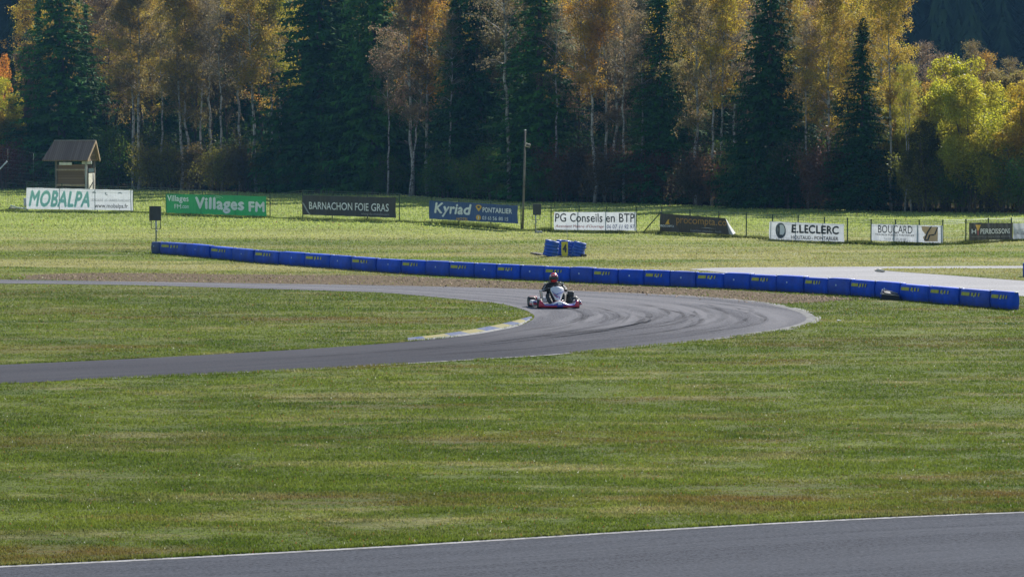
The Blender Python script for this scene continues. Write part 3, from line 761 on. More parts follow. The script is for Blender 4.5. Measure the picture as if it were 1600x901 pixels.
g_ = G(816.5, 358.0); Yp = g_[1]
top = Vector(at(820.5, 204, Yp)) - Vector(g_)
t = empty('wooden_pole', g_); tag(t, 'tall slim weathered wooden pole carrying a small loudspeaker', 'pole')
M['oldwood'] = simple('weathered_wood', (.17, .15, .125), .85, var=.35, nscale=3)
b = MB(); b.tube([Vector((0, 0, 0)), top * .5 + Vector((.02, 0, 0)), top], [.065, .058, .048], 10); b.build('shaft', M['oldwood'], t)
b = MB(); b.lathe([(0, 0), (.066, 0), (.066, .03), (0, .05)], Matrix.Translation(top)); b.build('cap', simple('pale_cap', (.55, .55, .52), .5), t)
sp = Vector(at(824.5, 227, Yp - .1)) - Vector(g_)
b = MB(); rot = Matrix.Rotation(R(16), 3, 'Y'); b.box(sp, (.27, .24, .19), rot, .02); o = b.build('speaker', simple('beige_plastic', (.50, .44, .36), .5), t)
b = MB(); b.box(sp + Vector((.02, -.123, -.01)), (.20, .01, .13), rot, .003); b.build('grille', simple('dark_grille', (.12, .11, .10), .6), o)
b = MB(); b.tube([sp + Vector((-.12, .05, .05)), Vector((top.x * .85, 0, sp.z + .05))], .018, 6); b.build('arm', M['galv'], o)

# ------------------------------------------------------------------ numbered blue tyre stacks
M['btyre'] = simple('blue_painted_tyres', (.012, .085, .46), .4, var=.35, nscale=4, dirt=(.06, .09, .2), bump=.3)
def tyre_stack(px_, py_, hpx, wpx, tilt, label, extra=0):
    g_ = G(px_, py_); s = F / g_[1]; r = wpx / s / 2; H = hpx / s; t = empty('tyre_stack', g_); t.rotation_euler = (0, R(tilt), 0)
    tag(t, label, 'tyre stack', 'blue tyre stacks of marshal post four'); n = 5; th = H / n
    for k in range(n):
        z = k * th; prof = [(r * .45, z + th * .05), (r * .94, z + .002), (r * .99, z + th * .2), (r * 1.0, z + th * .5), (r * .99, z + th * .8), (r * .94, z + th * .998), (r * .45, z + th * .95)]
        b = MB(); b.lathe(prof + [prof[0]], Matrix.Translation((random.uniform(-.02, .02), random.uniform(-.02, .02), 0)), 22); b.build('tyre', M['btyre'], t)
    return t
tyre_stack(859, 400.5, 25, 23, 12, 'leftmost and widest blue tyre stack, leaning, left of number plate')
tyre_stack(878, 399.0, 24, 21, 4, 'blue tyre stack directly behind the yellow number 4 plate')
tyre_stack(891, 400.0, 23, 19, 10, 'blue tyre stack just right of the yellow number 4 plate')
tyre_stack(902, 400.8, 23, 20, 13, 'rightmost blue tyre stack with sunlit top')
g_ = G(882.3, 401.3); s = F / g_[1]; t = empty('number_plate', g_); tag(t, 'yellow board with rounded foot and black number 4 leaning on tyres', 'sign')
pts = [(-.13, .0, .60), (-.13, .0, .12)] + [(.13 * math.cos(a), 0, .12 + .10 * math.sin(a)) for a in np.linspace(math.pi, 2 * math.pi, 9)[1:-1]] + [(.13, .0, .12), (.13, .0, .60)]
b = MB(); b.poly(pts, thick=.02); b.build('board', simple('yellow_board', (.60, .52, .035), .5, var=.15), t, rot=(R(-3), 0, 0))
me = text_mesh('4', .05); V = np.array([v.co[:] for v in me.vertices]); lo, hi = V.min(0), V.max(0)
for v, c in zip(me.vertices, V):
    v.co = (-.085 + (c[0] - lo[0]) / (hi[0] - lo[0]) * .17, -.008 - c[2], .17 + (c[1] - lo[1]) / (hi[1] - lo[1]) * .34)
link('numeral', me, BK, t, rot=(R(-3), 0, 0))
# dark slabs lying at the foot of the stacks
def slab(px_, py_, w, d, h, rz, tilt, label, m):
    t = MB(); t.box((0, 0, h / 2), (w, d, h), bev=.01)
    for q in (-.3, 0, .3): t.box((q * w, 0, h + .006), (w * .22, d * .96, .012))
    o = t.build('wooden_slab', m, None, Vector(G(px_, py_)) + Vector((0, 0, .02)), (0, R(tilt), R(rz))); tag(o, label, 'board')
slab(841, 398.5, .52, .5, .05, -25, 8, 'dark wooden slab lying on grass left of the tyre stacks', simple('dark_wood', (.05, .04, .035), .8))
slab(911, 401.0, .22, .4, .07, 10, 0, 'small dark block poking out right of the tyre stacks', simple('dark_wood_block', (.045, .045, .04), .8))
o = MB(); o.tube([(0, 0, 0), (.02, 0, .55), (.0, 0, 1.15)], .008, 5); o = o.build('thin_rod', M['galv'], None, Vector(G(885.5, 394))); tag(o, 'thin grey rod standing upright behind the number 4 plate', 'rod')

# black scoop by the barrier
g_ = G(1391, 468.3); t = empty('black_bumper_cover', g_, R(-6)); tag(t, 'black wedge-shaped plastic piece leaning against the blue barrier', 'bumper cover')
b = MB(); vs = [(-.27, -.1, 0), (.27, -.1, -.0), (.27, .2, 0), (-.27, .2, 0), (-.24, -.04, .17), (.25, -.08, .12), (.22, .2, .17), (-.21, .18, .27)]
for f in ((0, 3, 2, 1), (0, 1, 5, 4), (1, 2, 6, 5), (2, 3, 7, 6), (3, 0, 4, 7), (4, 5, 6, 7)):
    pass
bv = [b.bm.verts.new(v) for v in vs]
for f in ((0, 3, 2, 1), (0, 1, 5, 4), (1, 2, 6, 5), (2, 3, 7, 6), (3, 0, 4, 7), (4, 5, 6, 7)): b.bm.faces.new([bv[i] for i in f])
bmesh.ops.bevel(b.bm, geom=b.bm.edges[:], offset=.015, segments=2, affect='EDGES'); b.build('shell', simple('black_plastic', (.014, .014, .016), .75), t)
b = MB(); b.poly([(-.17, .01, .205), (.17, -.02, .155), (.17, .15, .185), (-.15, .14, .262)], thick=.006, axis=(0, 0, 1)); b.build('top_panel', simple('grey_panel', (.09, .095, .10), .7), t)
b = MB(); b.tube([(-.27, -.04, .17), (-.22, .16, .285), (-.1, .17, .275)], .016, 5); b.tube([(-.25, -.05, .175), (.0, -.075, .15), (.25, -.09, .125)], .012, 5); b.tube([(-.1, .17, .27), (.22, .19, .175)], .012, 5)
b.build('pale_rim', simple('worn_rim', (.4, .4, .38), .7), t)

# ------------------------------------------------------------------ things at the left picture edge
g_ = G(22, 330.5); t = empty('old_tyre', g_); tag(t, 'black old tyre lying flat on grass at left picture edge', 'tyre')
b = MB(); b.lathe([(.2, .03), (.3, .0), (.38, .03), (.41, .12), (.38, .21), (.3, .24), (.2, .21), (.2, .03)], Matrix.Rotation(R(8), 4, 'Y')); b.build('rubber', simple('black_rubber', (.02, .02, .02), .7), t)
b = MB(); b.tube([(-.15, .0, .42), (.3, .0, .27), (.85, .0, .22)], [.05, .05, .045], 8); o = b.build('white_pipe', simple('white_pipe', (.55, .56, .55), .4), None, G(20, 331.3)); tag(o, 'short white pipe lying across the old tyre at left edge', 'pipe')
g_ = G(41, 330.2); t = empty('utility_box', g_); tag(t, 'small pale grey utility box in front of left banner end', 'box')
b = MB(); b.box((0, 0, .62), (.32, .2, .48), bev=.02); b.build('cabinet', simple('pale_grey_metal', (.42, .45, .52), .4), t)
b = MB(); b.box((-.1, 0, .19), (.05, .05, .38)); b.box((.1, 0, .19), (.05, .05, .38)); b.build('stand', M['galv'], t)
b = MB(); b.box((.04, -.103, .62), (.2, .008, .36), bev=.003); b.build('door', simple('grey_door', (.36, .39, .46), .4), t)

for k_, (x_, y_, sc_) in enumerate(((1311, 501, .035), (1420, 468, .03), (1571, 505.5, .02))):
    b = MB(); r = bmesh.ops.create_icosphere(b.bm, subdivisions=2, radius=sc_)['verts']
    for v in r: v.co = Vector((v.co.x * 1.3, v.co.y, abs(v.co.z) * .7)) * (1 + .5 * random.random())
    o = b.build('crumpled_paper', simple('white_paper', (.7, .7, .68), .8), None, G(x_, y_, .01)); tag(o, ['white crumpled paper on the grass right of the hairpin bend', 'tiny white scrap on grass just below the blue barrier', 'tiny white scrap on grass below the right end of barrier'][k_], 'litter')
# ------------------------------------------------------------------ timber hut
Yh = 226.0; s = F / Yh
org = at(118, 321, Yh); org[2] = 0
hut = empty('timber_hut', org, R(-8)); tag(hut, 'raised timber hut with shingled gable roof behind the left white banner', 'hut')
zz = lambda y: at(118, y, Yh)[2]; ez = zz(251.5); rz_ = zz(221.5); w2 = 1.5; d2 = 1.25
M['plank'] = mat_planks('brown_planks', (.105, .065, .038), (.24, .16, .10), 2, 5.5)
M['shingle'] = mat_planks('grey_brown_shingles', (.125, .082, .058), (.23, .165, .125), 0, 7)
M['barge'] = simple('tan_barge_board', (.40, .28, .17), .7)  # one even tan for the barge boards and the lower rail
xl, xr = -1.95, 1.2       # roof ends at the eaves
rl, rr = -1.52, 1.45      # ridge ends
def slope(name, sgn):
    b = MB(); a = [(xl, sgn * 1.55, ez), (xr + (.0 if sgn < 0 else .0), sgn * 1.55, ez), (rr, 0, rz_), (rl, 0, rz_)]
    nrm = Vector((0, sgn * (rz_ - ez), 1.55)).normalized()
    b.poly(a, thick=.09, axis=nrm); return b.build(name, M['shingle'], hut)
xr = 1.30
slope('roof', -1); slope('roof', 1)
b = MB(); b.box(((rl + rr) / 2, 0, rz_ + .09), (rr - rl, .22, .05), bev=.01); b.build('ridge_cap', simple('pale_ridge_tile', (.30, .28, .26), .6), hut)
for sgn in (-1, 1):
    b = MB(); b.poly([(xr + .02, sgn * 1.62, ez - .06), (xr + .02, sgn * 1.62, ez + .12), (rr + .02, 0, rz_ + .13), (rr + .02, 0, rz_ - .07)], thick=.06, axis=(1, 0, 0)); b.build('barge_board', M['barge'], hut)
b = MB(); b.poly([(xr - .18, -1.3, ez), (xr - .18, 1.3, ez), (rr - .22, 0, rz_ - .1)], thick=.05, axis=(1, 0, 0)); b.build('gable_panel', M['plank'], hut)
zb = zz(294); zt = zz(257)
b = MB(); b.box((-.05, -1.0, (zt + zz(291)) / 2), (1.95, .06, zt - zz(291))); b.build('wall', M['plank'], hut)
b = MB(); b.box((-1.03, .0, (zt + zb) / 2), (.06, 2.0, zt - zb)); b.build('wall', M['plank'], hut)
b = MB(); b.box((-.05, 1.0, (zt + zb) / 2), (1.95, .06, zt - zb)); b.build('wall', M['plank'], hut)
b = MB(); b.box((.0, 0, zb - .12), (2.3, 2.3, .14)); b.build('floor', M['oldwood'], hut)
for x, y, m in ((-1.08, -1.05, M['oldwood']), (1.08, -1.08, simple('pale_post', (.33, .34, .34), .7)), (-1.08, 1.05, M['oldwood']), (1.08, 1.05, M['oldwood'])):
    b = MB(); b.box((x, y, ez / 2), (.14, .14, ez)); b.build('corner_post', m, hut)
b = MB(); b.box((0, -1.12, zz(265)), (2.1, .05, .10)); b.build('rail', simple('light_rail', (.34, .27, .19), .8), hut)
b = MB(); b.box((0, -1.12, zz(289)), (2.1, .05, .12)); b.build('rail', M['barge'], hut)
b = MB(); b.box((-.35, -1.22, zz(255.5)), (.9, .12, .2), bev=.02); b.build('shutter_box', simple('white_board', (.62, .63, .64), .5), hut)
b = MB(); b.box((1.12, -1.0, zz(254)), (.7, .14, .2), bev=.02); b.build('shutter_box', simple('white_board_end', (.62, .63, .64), .5), hut)
b = MB(); b.box((1.2, -.15, (zz(266) + zz(322)) / 2), (.05, 1.5, zz(271) - zz(318))); b.build('side_panel', simple('white_side_board', (.66, .63, .56), .6), hut)
b = MB(); b.box((1.2, -.2, zz(266)), (.05, 1.3, .28)); b.build('side_window', simple('dim_window', (.10, .14, .15), .15), hut)
b = MB(); b.tube([(1.55, -.9, 0), (1.55, -.9, zz(271))], .045, 8); b.tube([(1.1, -.95, .9), (1.55, -.9, 1.7)], .035, 6); b.build('handrail', simple('dark_rail', (.06, .06, .065), .5), hut)

# tall mesh fence beyond the hut
t = empty('tall_fence', G(12, 316)); tag(t, 'tall grey wire fence with leaning white strut left of the hut', 'fence')
o0 = Vector(t.location); Yf = o0.y
pp = [(-30, 230), (12, 232), (52, 239), (92, 243)]
for x, y in pp:
    p = Vector(at(x, y, Yf)); q = Vector((p.x, p.y, 0)) - o0
    b = MB(); b.tube([q, q + Vector((0, 0, p.z))], .016, 6); b.build('post', M['fgreen'], t)
b = MB()
for (x0, y0), (x1, y1) in zip(pp[:-1], pp[1:]):
    A = Vector(at(x0, y0, Yf)) - o0; B = Vector(at(x1, y1, Yf)) - o0
    for k in range(14):
        b.tube([Vector((A.x, 0, A.z * (1 - k / 14))), Vector((B.x, 0, B.z * (1 - k / 14)))], .0035, 3, cap=False)
    for k in range(1, 12):
        C = A.lerp(B, k / 12); b.tube([Vector((C.x, 0, 0)), Vector((C.x, 0, C.z))], .005, 3, cap=False)
b.build('wire_netting', simple('faded_wire', (.05, .07, .07), .7), t)
b = MB(); b.tube([Vector(at(-20, 285, Yf)) - o0, Vector(at(11, 252, Yf)) - o0], .05, 6); b.build('strut', simple('white_strut', (.55, .58, .6), .5), t)

# tall weeds growing along the foot of the fence
n = 45000; pxs_ = rng.uniform(-20, 1640, n); P = np.array([fpt(x) for x in pxs_]); P[:, 1] += rng.normal(.12, .22, n)
cl = .5 + .5 * np.sin(pxs_ * .09) * np.sin(pxs_ * .023 + 1); cl = np.where((pxs_ > 690) & (pxs_ < 780), 1.4, cl)
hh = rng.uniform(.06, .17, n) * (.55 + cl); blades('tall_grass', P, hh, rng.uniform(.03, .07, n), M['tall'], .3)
# ------------------------------------------------------------------ trees
def tube_np(acc, p0, p1, r0, r1, seg=4):
    """append a tapered tube to acc=(verts list, faces list)"""
    V, Fc, n = acc['v'], acc['f'], acc['n']
    p0 = np.asarray(p0, float); p1 = np.asarray(p1, float); t = p1 - p0; t /= np.linalg.norm(t) + 1e-9
    a = np.cross(t, (0, 0, 1) if abs(t[2]) < .9 else (1, 0, 0)); a /= np.linalg.norm(a); b = np.cross(t, a)
    an = np.arange(seg) * 2 * np.pi / seg; ring = np.cos(an)[:, None] * a + np.sin(an)[:, None] * b
    V.append(p0 + ring * r0); V.append(p1 + ring * r1)
    for k in range(seg): Fc.append((n + k, n + (k + 1) % seg, n + seg + (k + 1) % seg, n + seg + k))
    acc['n'] += 2 * seg
def newacc(): return {'v': [], 'f': [], 'n': 0}
def acc_mesh(name, acc, smooth=True): return mesh_np(name, np.vstack(acc['v']), np.array(acc['f']), smooth=smooth)
def leaf_mesh(name, P, size, r, flat=0.0):
    """small diamond leaves with random facing around points P"""
    n = len(P); a = r.normal(0, 1, (n, 3)); a[:, 2] *= (1 - flat); a /= np.linalg.norm(a, axis=1)[:, None] + 1e-9
    b = r.normal(0, 1, (n, 3)); b -= a * np.sum(a * b, 1)[:, None]; b /= np.linalg.norm(b, axis=1)[:, None] + 1e-9
    s = (size * r.uniform(.6, 1.4, n))[:, None]
    V = np.stack([P - a * s, P - b * s * .6, P + a * s, P + b * s * .6], 1)
    return mesh_np(name, V.reshape(-1, 3), np.arange(4 * n).reshape(-1, 4))
def joined(tr, tw):
    nt_ = tr['n']; f = tr['f'] + [tuple(i + nt_ for i in q) for q in tw['f']]
    return mesh_np('trunk', np.vstack(tr['v'] + tw['v']), np.array(f), [0] * len(tr['f']) + [1] * len(tw['f']), True)
def make_birch(seed, H=20, cb=.35, Rr=2.4, nl=15000, ls=.085, fork=0, lean=0., trunk_r=.13, nlimb=34):
    nl = int(nl * 1.5)
    r = np.random.default_rng(seed); tr = newacc(); tw = newacc(); pts = []
    n = 14; zs = np.linspace(0, H, n); wob = np.cumsum(r.normal(0, .10, (n, 2)), 0); wob -= wob[0]
    ax = lambda z: np.array([np.interp(z, zs, wob[:, 0]) + lean * z, np.interp(z, zs, wob[:, 1]), z])
    rad = lambda z: trunk_r * (1 - z / H) ** .8 + .015
    zf = H * .48 if fork else H
    for i in range(n - 1):
        if zs[i] > zf + .5 and fork: break
        tube_np(tr, ax(zs[i]), ax(zs[i + 1]), rad(zs[i]) * (1.25 if i == 0 else 1), rad(zs[i + 1]), 7)
    stems = [(ax, 0, H)]
    if fork:
        stems = []
        for sg in (-1, 1):
            o = ax(zf); dx = sg * r.uniform(.16, .24); dy = r.uniform(-.1, .1)
            f = (lambda o, dx, dy: lambda z: o + np.array([dx * (z - zf) / (1 + .06 * (z - zf)), dy * (z - zf), z - zf]))(o, dx, dy)
            for z in np.linspace(zf, H - 1, 7)[:-1]:
                dz = (H - 1 - zf) / 6; tube_np(tr, f(z), f(z + dz), rad(z) * .75, rad(z + dz) * .7, 5)
            stems.append((f, zf, H))
    for k in range(nlimb):
        f, z0, z1 = stems[r.integers(len(stems))]
        u = r.uniform(0, 1) ** .8; z = H * cb + (H * .97 - H * cb) * u; z = max(z, z0)
        prof = math.sin(math.pi * min(1, .18 + .80 * u)) ** .7
        L = Rr * prof * r.uniform(.6, 1.2); an = r.uniform(0, 2 * np.pi); up = r.uniform(.5, 1.1)
        p = f(z); d = np.array([math.cos(an), math.sin(an), up]); q = p + d * L * .6
        e = q + np.array([math.cos(an), math.sin(an), up * .35]) * L * .45
        tube_np(tr, p, q, rad(z) * .42 + .008, .022, 4); tube_np(tr, q, e, .022, .008, 3)
        m = 9
        for j in range(m):
            t = r.uniform(.25, 1); c = p + (q - p) * min(1, t / .6) if t < .6 else q + (e - q) * (t - .6) / .4
            dd = r.normal(0, 1, 3); dd[2] = r.uniform(-.9, .5); dd /= np.linalg.norm(dd); l = r.uniform(.5, 1.15) * (.5 + Rr * .22)
            e2 = c + dd * l; tube_np(tw, c, e2, .010, .004, 3)
            g2 = e2 + np.array([dd[0] * .3, dd[1] * .3, -.55]) * l * .7; tube_np(tw, e2, g2, .006, .003, 3)
            pts.append((c, e2, g2))
    # low dead side branches below the crown
    for k in range(7):
        z = r.uniform(.1, cb) * H; an = r.uniform(0, 2 * np.pi); p = ax(z); L = r.uniform(.6, 2.0)
        tube_np(tw, p, p + np.array([math.cos(an), math.sin(an), r.uniform(.0, .5)]) * L, .02, .006, 3)
    seg = r.integers(0, len(pts), nl); t = r.uniform(0, 2, nl); A = np.array([a for a, _, _ in pts])[seg]; B = np.array([a for _, a, _ in pts])[seg]; Cc = np.array([a for _, _, a in pts])[seg]
    P = np.where((t < 1)[:, None], A + (B - A) * t[:, None], B + (Cc - B) * (t - 1)[:, None]) + r.normal(0, .17, (nl, 3))
    return joined(tr, tw), None, leaf_mesh('crown', P, ls * .78, r)
def make_bushy(seed, H=10, Rr=3.6, nl=26000, ls=.10, low=.08, stems=5):
    r = np.random.default_rng(seed); tr = newacc(); tw = newacc(); P = []
    clumps = []
    for s in range(stems):
        an = r.uniform(0, 2 * np.pi); out = r.uniform(.2, .75) * Rr; top = np.array([math.cos(an) * out, math.sin(an) * out, H * r.uniform(.65, .97)])
        b0 = np.array([math.cos(an), math.sin(an), 0]) * .25; mid = b0 * 1.6 + np.array([0, 0, H * .3])
        tube_np(tr, b0, mid, .11 * H / 10, .085 * H / 10, 6); tube_np(tr, mid, mid + (top - mid) * .6, .085 * H / 10, .04, 5); tube_np(tr, mid + (top - mid) * .6, top, .04, .012, 4)
        for k in range(12):
            t = r.uniform(-.25, 1); c = mid + (top - mid) * t if t > 0 else b0 + (mid - b0) * (1 + t * 2)
            a2 = r.uniform(0, 2 * np.pi); L = Rr * r.uniform(.25, .6) * (1.1 - .6 * max(t, 0)); e = c + np.array([math.cos(a2), math.sin(a2), r.uniform(-.1, .9)]) * L
            tube_np(tr, c, e, .03, .01, 3); clumps.append((c + (e - c) * .8, L * .45 + .25)); clumps.append((e, L * .3 + .2))
            for j in range(3):
                d = r.normal(0, 1, 3); d /= np.linalg.norm(d); tube_np(tw, c + (e - c) * r.uniform(.4, 1), e + d * L * .5, .009, .003, 3)
    w = np.array([q[1] for q in clumps]) ** 2; w /= w.sum(); idx = r.choice(len(clumps), nl, p=w)
    C_ = np.array([q[0] for q in clumps])[idx]; S_ = np.array([q[1] for q in clumps])[idx]
    d = r.normal(0, 1, (nl, 3)); d /= np.linalg.norm(d, axis=1)[:, None]; P = C_ + d * (S_ * r.uniform(.35, 1.1, nl) ** .6)[:, None]
    P = P[P[:, 2] > low * H]
    return joined(tr, tw), None, leaf_mesh('crown', P, ls * .85, r)
def make_spruce(seed, H=22, Rb=4.2, dens=1.0, low=.03, droop=.35):
    r = np.random.default_rng(seed); tr = newacc()
    for i in range(8): tube_np(tr, (0, 0, H * i / 8), (0, 0, H * (i + 1) / 8), .26 * (1 - i / 8) + .02, .26 * (1 - (i + 1) / 8) + .02, 7)
    V = []; z = H * low
    while z < H * .985:
        u = z / H; rr = Rb * (1 - u) ** .92 * (1.0 if u > .12 else .75 + 2 * u) + .12
        nb_ = max(4, int((6 + 6 * (1 - u)) * dens))
        for k in range(nb_):
            an = r.uniform(0, 2 * np.pi); L = rr * r.uniform(.62, 1.15); ca, sa = math.cos(an), math.sin(an)
            zz0 = z + r.uniform(-.15, .15); m = max(3, int(L / .34))
            ts = (np.arange(m * 2) + r.uniform(0, 1, m * 2)) / (m * 2); ts = ts[ts > .12]
            rad_ = ts * L; zc = zz0 - droop * rad_ * .75 + .10 * rad_ ** 2 / max(L, .5) * .9 + .12
            lat = r.normal(0, .16, len(ts)) * (1.15 - ts) * L * .65
            P = np.stack([ca * rad_ - sa * lat, sa * rad_ + ca * lat, zc], 1)
            s = r.uniform(.18, .36, len(ts)) * (.75 + .25 * L / Rb)
            # needle spray: outward pointing triangle + hanging triangle
            od = np.array([ca, sa, -.25]); sd = np.array([-sa, ca, 0.])
            for sc_, wd, tip in ((1.5, .42, np.array([ca, sa, -.12])), (1.0, .5, np.array([ca * .35, sa * .35, -1.0]))):
                jit = r.normal(0, .3, (len(ts), 3)); T = P + (tip + jit) * (s * sc_)[:, None]
                A = P - sd * (s * wd)[:, None]; B = P + sd * (s * wd)[:, None] + r.normal(0, .04, (len(ts), 3))
                V.append(np.stack([A, B, T], 1))
        z += r.uniform(.30, .46) * (1.0 if u < .8 else .7)
    for k in range(14):
        an = k * 2.4; V.append(np.array([[(0, 0, H * (.96 + .003 * k)), (.05, 0, H * (.96 + .003 * k)), (math.cos(an) * .25, math.sin(an) * .25, H * .955 + .1 * k)]]))
    V = np.concatenate(V); me = mesh_np('crown', V.reshape(-1, 3), np.arange(len(V) * 3).reshape(-1, 3))
    return acc_mesh('trunk', tr), None, me
PROTO = {}
def add_proto(key, parts, tmat):
    t, w, c = parts; t.materials.append(tmat); t.materials.append(M['twig'])
    if w: w.materials.append(M['twig'])
    c.materials.append(M['needle'] if 'spruce' in key else M['leafB']); PROTO[key] = (t, w, c)
for i in range(4): add_proto('spruce%d' % i, make_spruce(20 + i, 22, [4.3, 3.6, 4.8, 3.2][i], [1.8, 1.6, 1.9, 1.6][i]), M['bark'])
add_proto('birch0', make_birch(1, 20, .38, 2.3, 11000), M['birch'])
add_proto('birch1', make_birch(2, 20, .45, 2.6, 13000), M['birch'])
add_proto('birch2', make_birch(3, 20, .30, 2.9, 15000), M['birch'])
add_proto('birch3', make_birch(4, 20, .42, 2.6, 11000, fork=1), M['birch'])
add_proto('birch4', make_birch(5, 20, .5, 2.2, 4500, ls=.075), M['birch'])      # nearly bare
for i in range(3): add_proto('alder%d' % i, make_birch(9 + i, 20, .3, 3.3, [15000, 13000, 9000][i], ls=.09, trunk_r=.14, nlimb=44), M['bark'])
for i in range(3): add_proto('willow%d' % i, make_bushy(30 + i, 10, 3.4, 32000, .09), M['bark'])
for i in range(3): add_proto('shrub%d' % i, make_bushy(40 + i, 4, 2.2, 8000, .065, low=.0, stems=6), M['bark'])

TREES = []
def tree(key, px_, Yd, H, col, desc, wide=1.0, lean=0.0, rot=None):
    t_, w_, c_ = PROTO[key]
    H0 = 22 if 'spruce' in key else 20 if key[:5] in ('birch', 'alder') else 10 if 'willow' in key else 4
    g_ = np.array([(px_ - 800) / F * Yd, Yd, 0])
    kindname = {'spruce': 'spruce_tree', 'birch': 'birch_tree', 'alder': 'broadleaf_tree', 'willow': 'willow_tree', 'shrub': 'shrub'}[key.rstrip('0123456789')]
    o = empty(kindname, g_); s = H / H0; o.scale = (s * wide, s * wide, s); o.rotation_euler = (0, R(lean), random.uniform(0, 6.28) if rot is None else rot)
    for nm, me in (('trunk', t_), ('twigs', w_), ('crown', c_)):
        if me is None: continue
        c = bpy.data.objects.new(nm, me); COL.objects.link(c); c.parent = o
        if nm == 'crown': c.color = (*col, 1)
    TREES.append(dict(o=o, px=px_, Y=Yd, H=H, desc=desc, kind=kindname)); return o
# where the edge of the wood runs
TL = np.array([(-60, 315), (100, 310), (600, 275), (800, 247), (1000, 238), (1200, 222), (1400, 212), (1660, 205)], float)
edge = lambda x: float(np.interp(x, TL[:, 0], TL[:, 1]))
SP = (.034, .110, .018); SPd = (.022, .080, .016); SPl = (.052, .150, .022)
GOLD = (.35, .255, .04); TAN = (.22, .175, .065); ORA = (.42, .25, .035); YG = (.41, .38, .035); GRB = (.20, .165, .085); OLV = (.21, .20, .035); YEL_ = (.46, .34, .035); GRN = (.10, .18, .025); REDB = (.17, .09, .04); PNK = (.23, .165, .095)
def S(px_, dY, H, k, col=SP, wide=1, lean=0, desc='dark spruce'): tree('spruce%d' % k, px_, edge(px_) + dY, H, col, desc, wide * 1.36, lean)
S(97, -4, 27, 0, SPl, 1.0, desc='broad dark spruce'); S(500, -2, 29, 0, SP, .95, desc='broad dark spruce'); S(585, -3, 29, 2, SPl, .72, desc='tall dark spruce')
S(455, 6, 15, 1, SPd, .85, desc='lower dark spruce'); S(548, 5, 22, 1, SPd, 1.0, desc='dark spruce'); S(645, 8, 13, 3, SPd, 1.0, desc='short dark spruce')
S(712, 0, 17, 3, SPl, .95, desc='lighter green spruce'); S(748, 4, 28, 1, SPd, .85, desc='narrow dark spruce'); S(800, 5, 15, 1, SP, .9, desc='short dark spruce'); S(843, -4, 22.5, 1, SPl, 1.0, desc='green spruce')
S(878, 9, 12, 3, SPd, 1.0, desc='short dark spruce'); S(1032, -4, 17, 0, SP, .85, desc='dark cone spruce'); S(1072, 5, 12, 3, SPd, 1, desc='low dark spruce'); S(1130, 10, 15.6, 3, SPd, .8, desc='thin dark spruce')
S(1203, -5, 19, 2, SPd, .85, desc='broad dark spruce'); S(1250, 3, 11.5, 1, SP, 1.0, desc='lower green spruce'); S(1347, -6, 12.6, 0, SPd, 1.0, desc='small pointed dark spruce'); S(1315, 6, 9, 3, SPd, 1.1, desc='low dark spruce')
S(1008, 12, 13, 3, SPl, .9, desc='short spruce'); S(20, 22, 13, 3, SPd, 1.0, desc='small far spruce'); S(160, 8, 11, 3, SPd, 1.1, desc='low dark spruce'); S(1170, 8, 12, 3, SPd, 1, desc='low dark spruce')
def Bt(key, px_, dY, H, col, desc, wide=1, lean=0, rot=None): tree(key, px_, edge(px_) + dY, H, col, desc, wide, lean, rot)
Bt('birch0', 208, -3, 20, GOLD, 'gold-leaved birch with white trunk', 1, -.5); Bt('birch1', 217, -4, 20, TAN, 'tan-leaved birch with white trunk', 1.15, 0)
Bt('birch0', 284, -5, 20, GOLD, 'leaning white birch with golden leaves', 1, -4.2); Bt('birch2', 294, -4, 20, TAN, 'straight white birch with thin tan leaves', .9, 0)
Bt('birch4', 331, -2, 18, GRB, 'nearly bare grey birch', 1, -2.5); Bt('birch4', 376, -1, 19, GRB, 'nearly bare slim birch', 1, -2)
Bt('birch1', 401, -5, 21, GOLD, 'tall white birch with golden leaves', 1.05, .4); Bt('birch0', 437, 2, 20, YG, 'yellow-green birch', 1.1)
for px_, dY, H, l_ in ((252, -2, 17, 1), (312, -3, 17, -2), (347, -4, 18, 1), (424, 0, 17, -1), (700, -4, 15, 2), (868, -5, 15, -1), (1000, -6, 14, 1), (1112, -6, 14, 0), (1145, -3, 15, -2), (1262, -5, 13, 1), (975, -7, 15, -1), (606, -7, 13, 2)):
    Bt('birch4', px_, dY, H, GRB, 'thin pale half-bare birch', .9, l_)
Bt('alder0', 240, 5, 19, GOLD, 'full golden tree', 1.0); Bt('alder1', 330, 6, 19, TAN, 'brownish thin-leaved tree', 1.0); Bt('alder2', 165, 7, 20, PNK, 'pinkish brown tree', 1.0); Bt('alder2', 355, 9, 18, GRB, 'grey-brown tree', 1); Bt('alder0', 45, 12, 14.5, (.16, .09, .06), 'dull brown tree', .7)
Bt('birch2', 645, -6, 20, PNK, 'white birch with pinkish brown crown', 1, 0); Bt('birch0', 668, -2, 19, ORA, 'orange birch', 1.0, 2); Bt('birch4', 640, -8, 12, GRB, 'small bare birch', 1, 12)
Bt('birch4', 797, -6, 20, GRB, 'leaning sparse birch with pale trunk', 1.15, -3); Bt('birch1', 782, 6, 19, TAN, 'tan birch', 1)
Bt('birch3', 929, -8, 16, ORA, 'forked white birch with orange top', 1.1, 0, 0); Bt('birch4', 945, -3, 17, GRB, 'bare slim birch', 1, 0); Bt('birch2', 962, -3, 18, PNK, 'sparse pinkish birch', 1); Bt('alder1', 905, 6, 18, PNK, 'pinkish brown tree', .9)
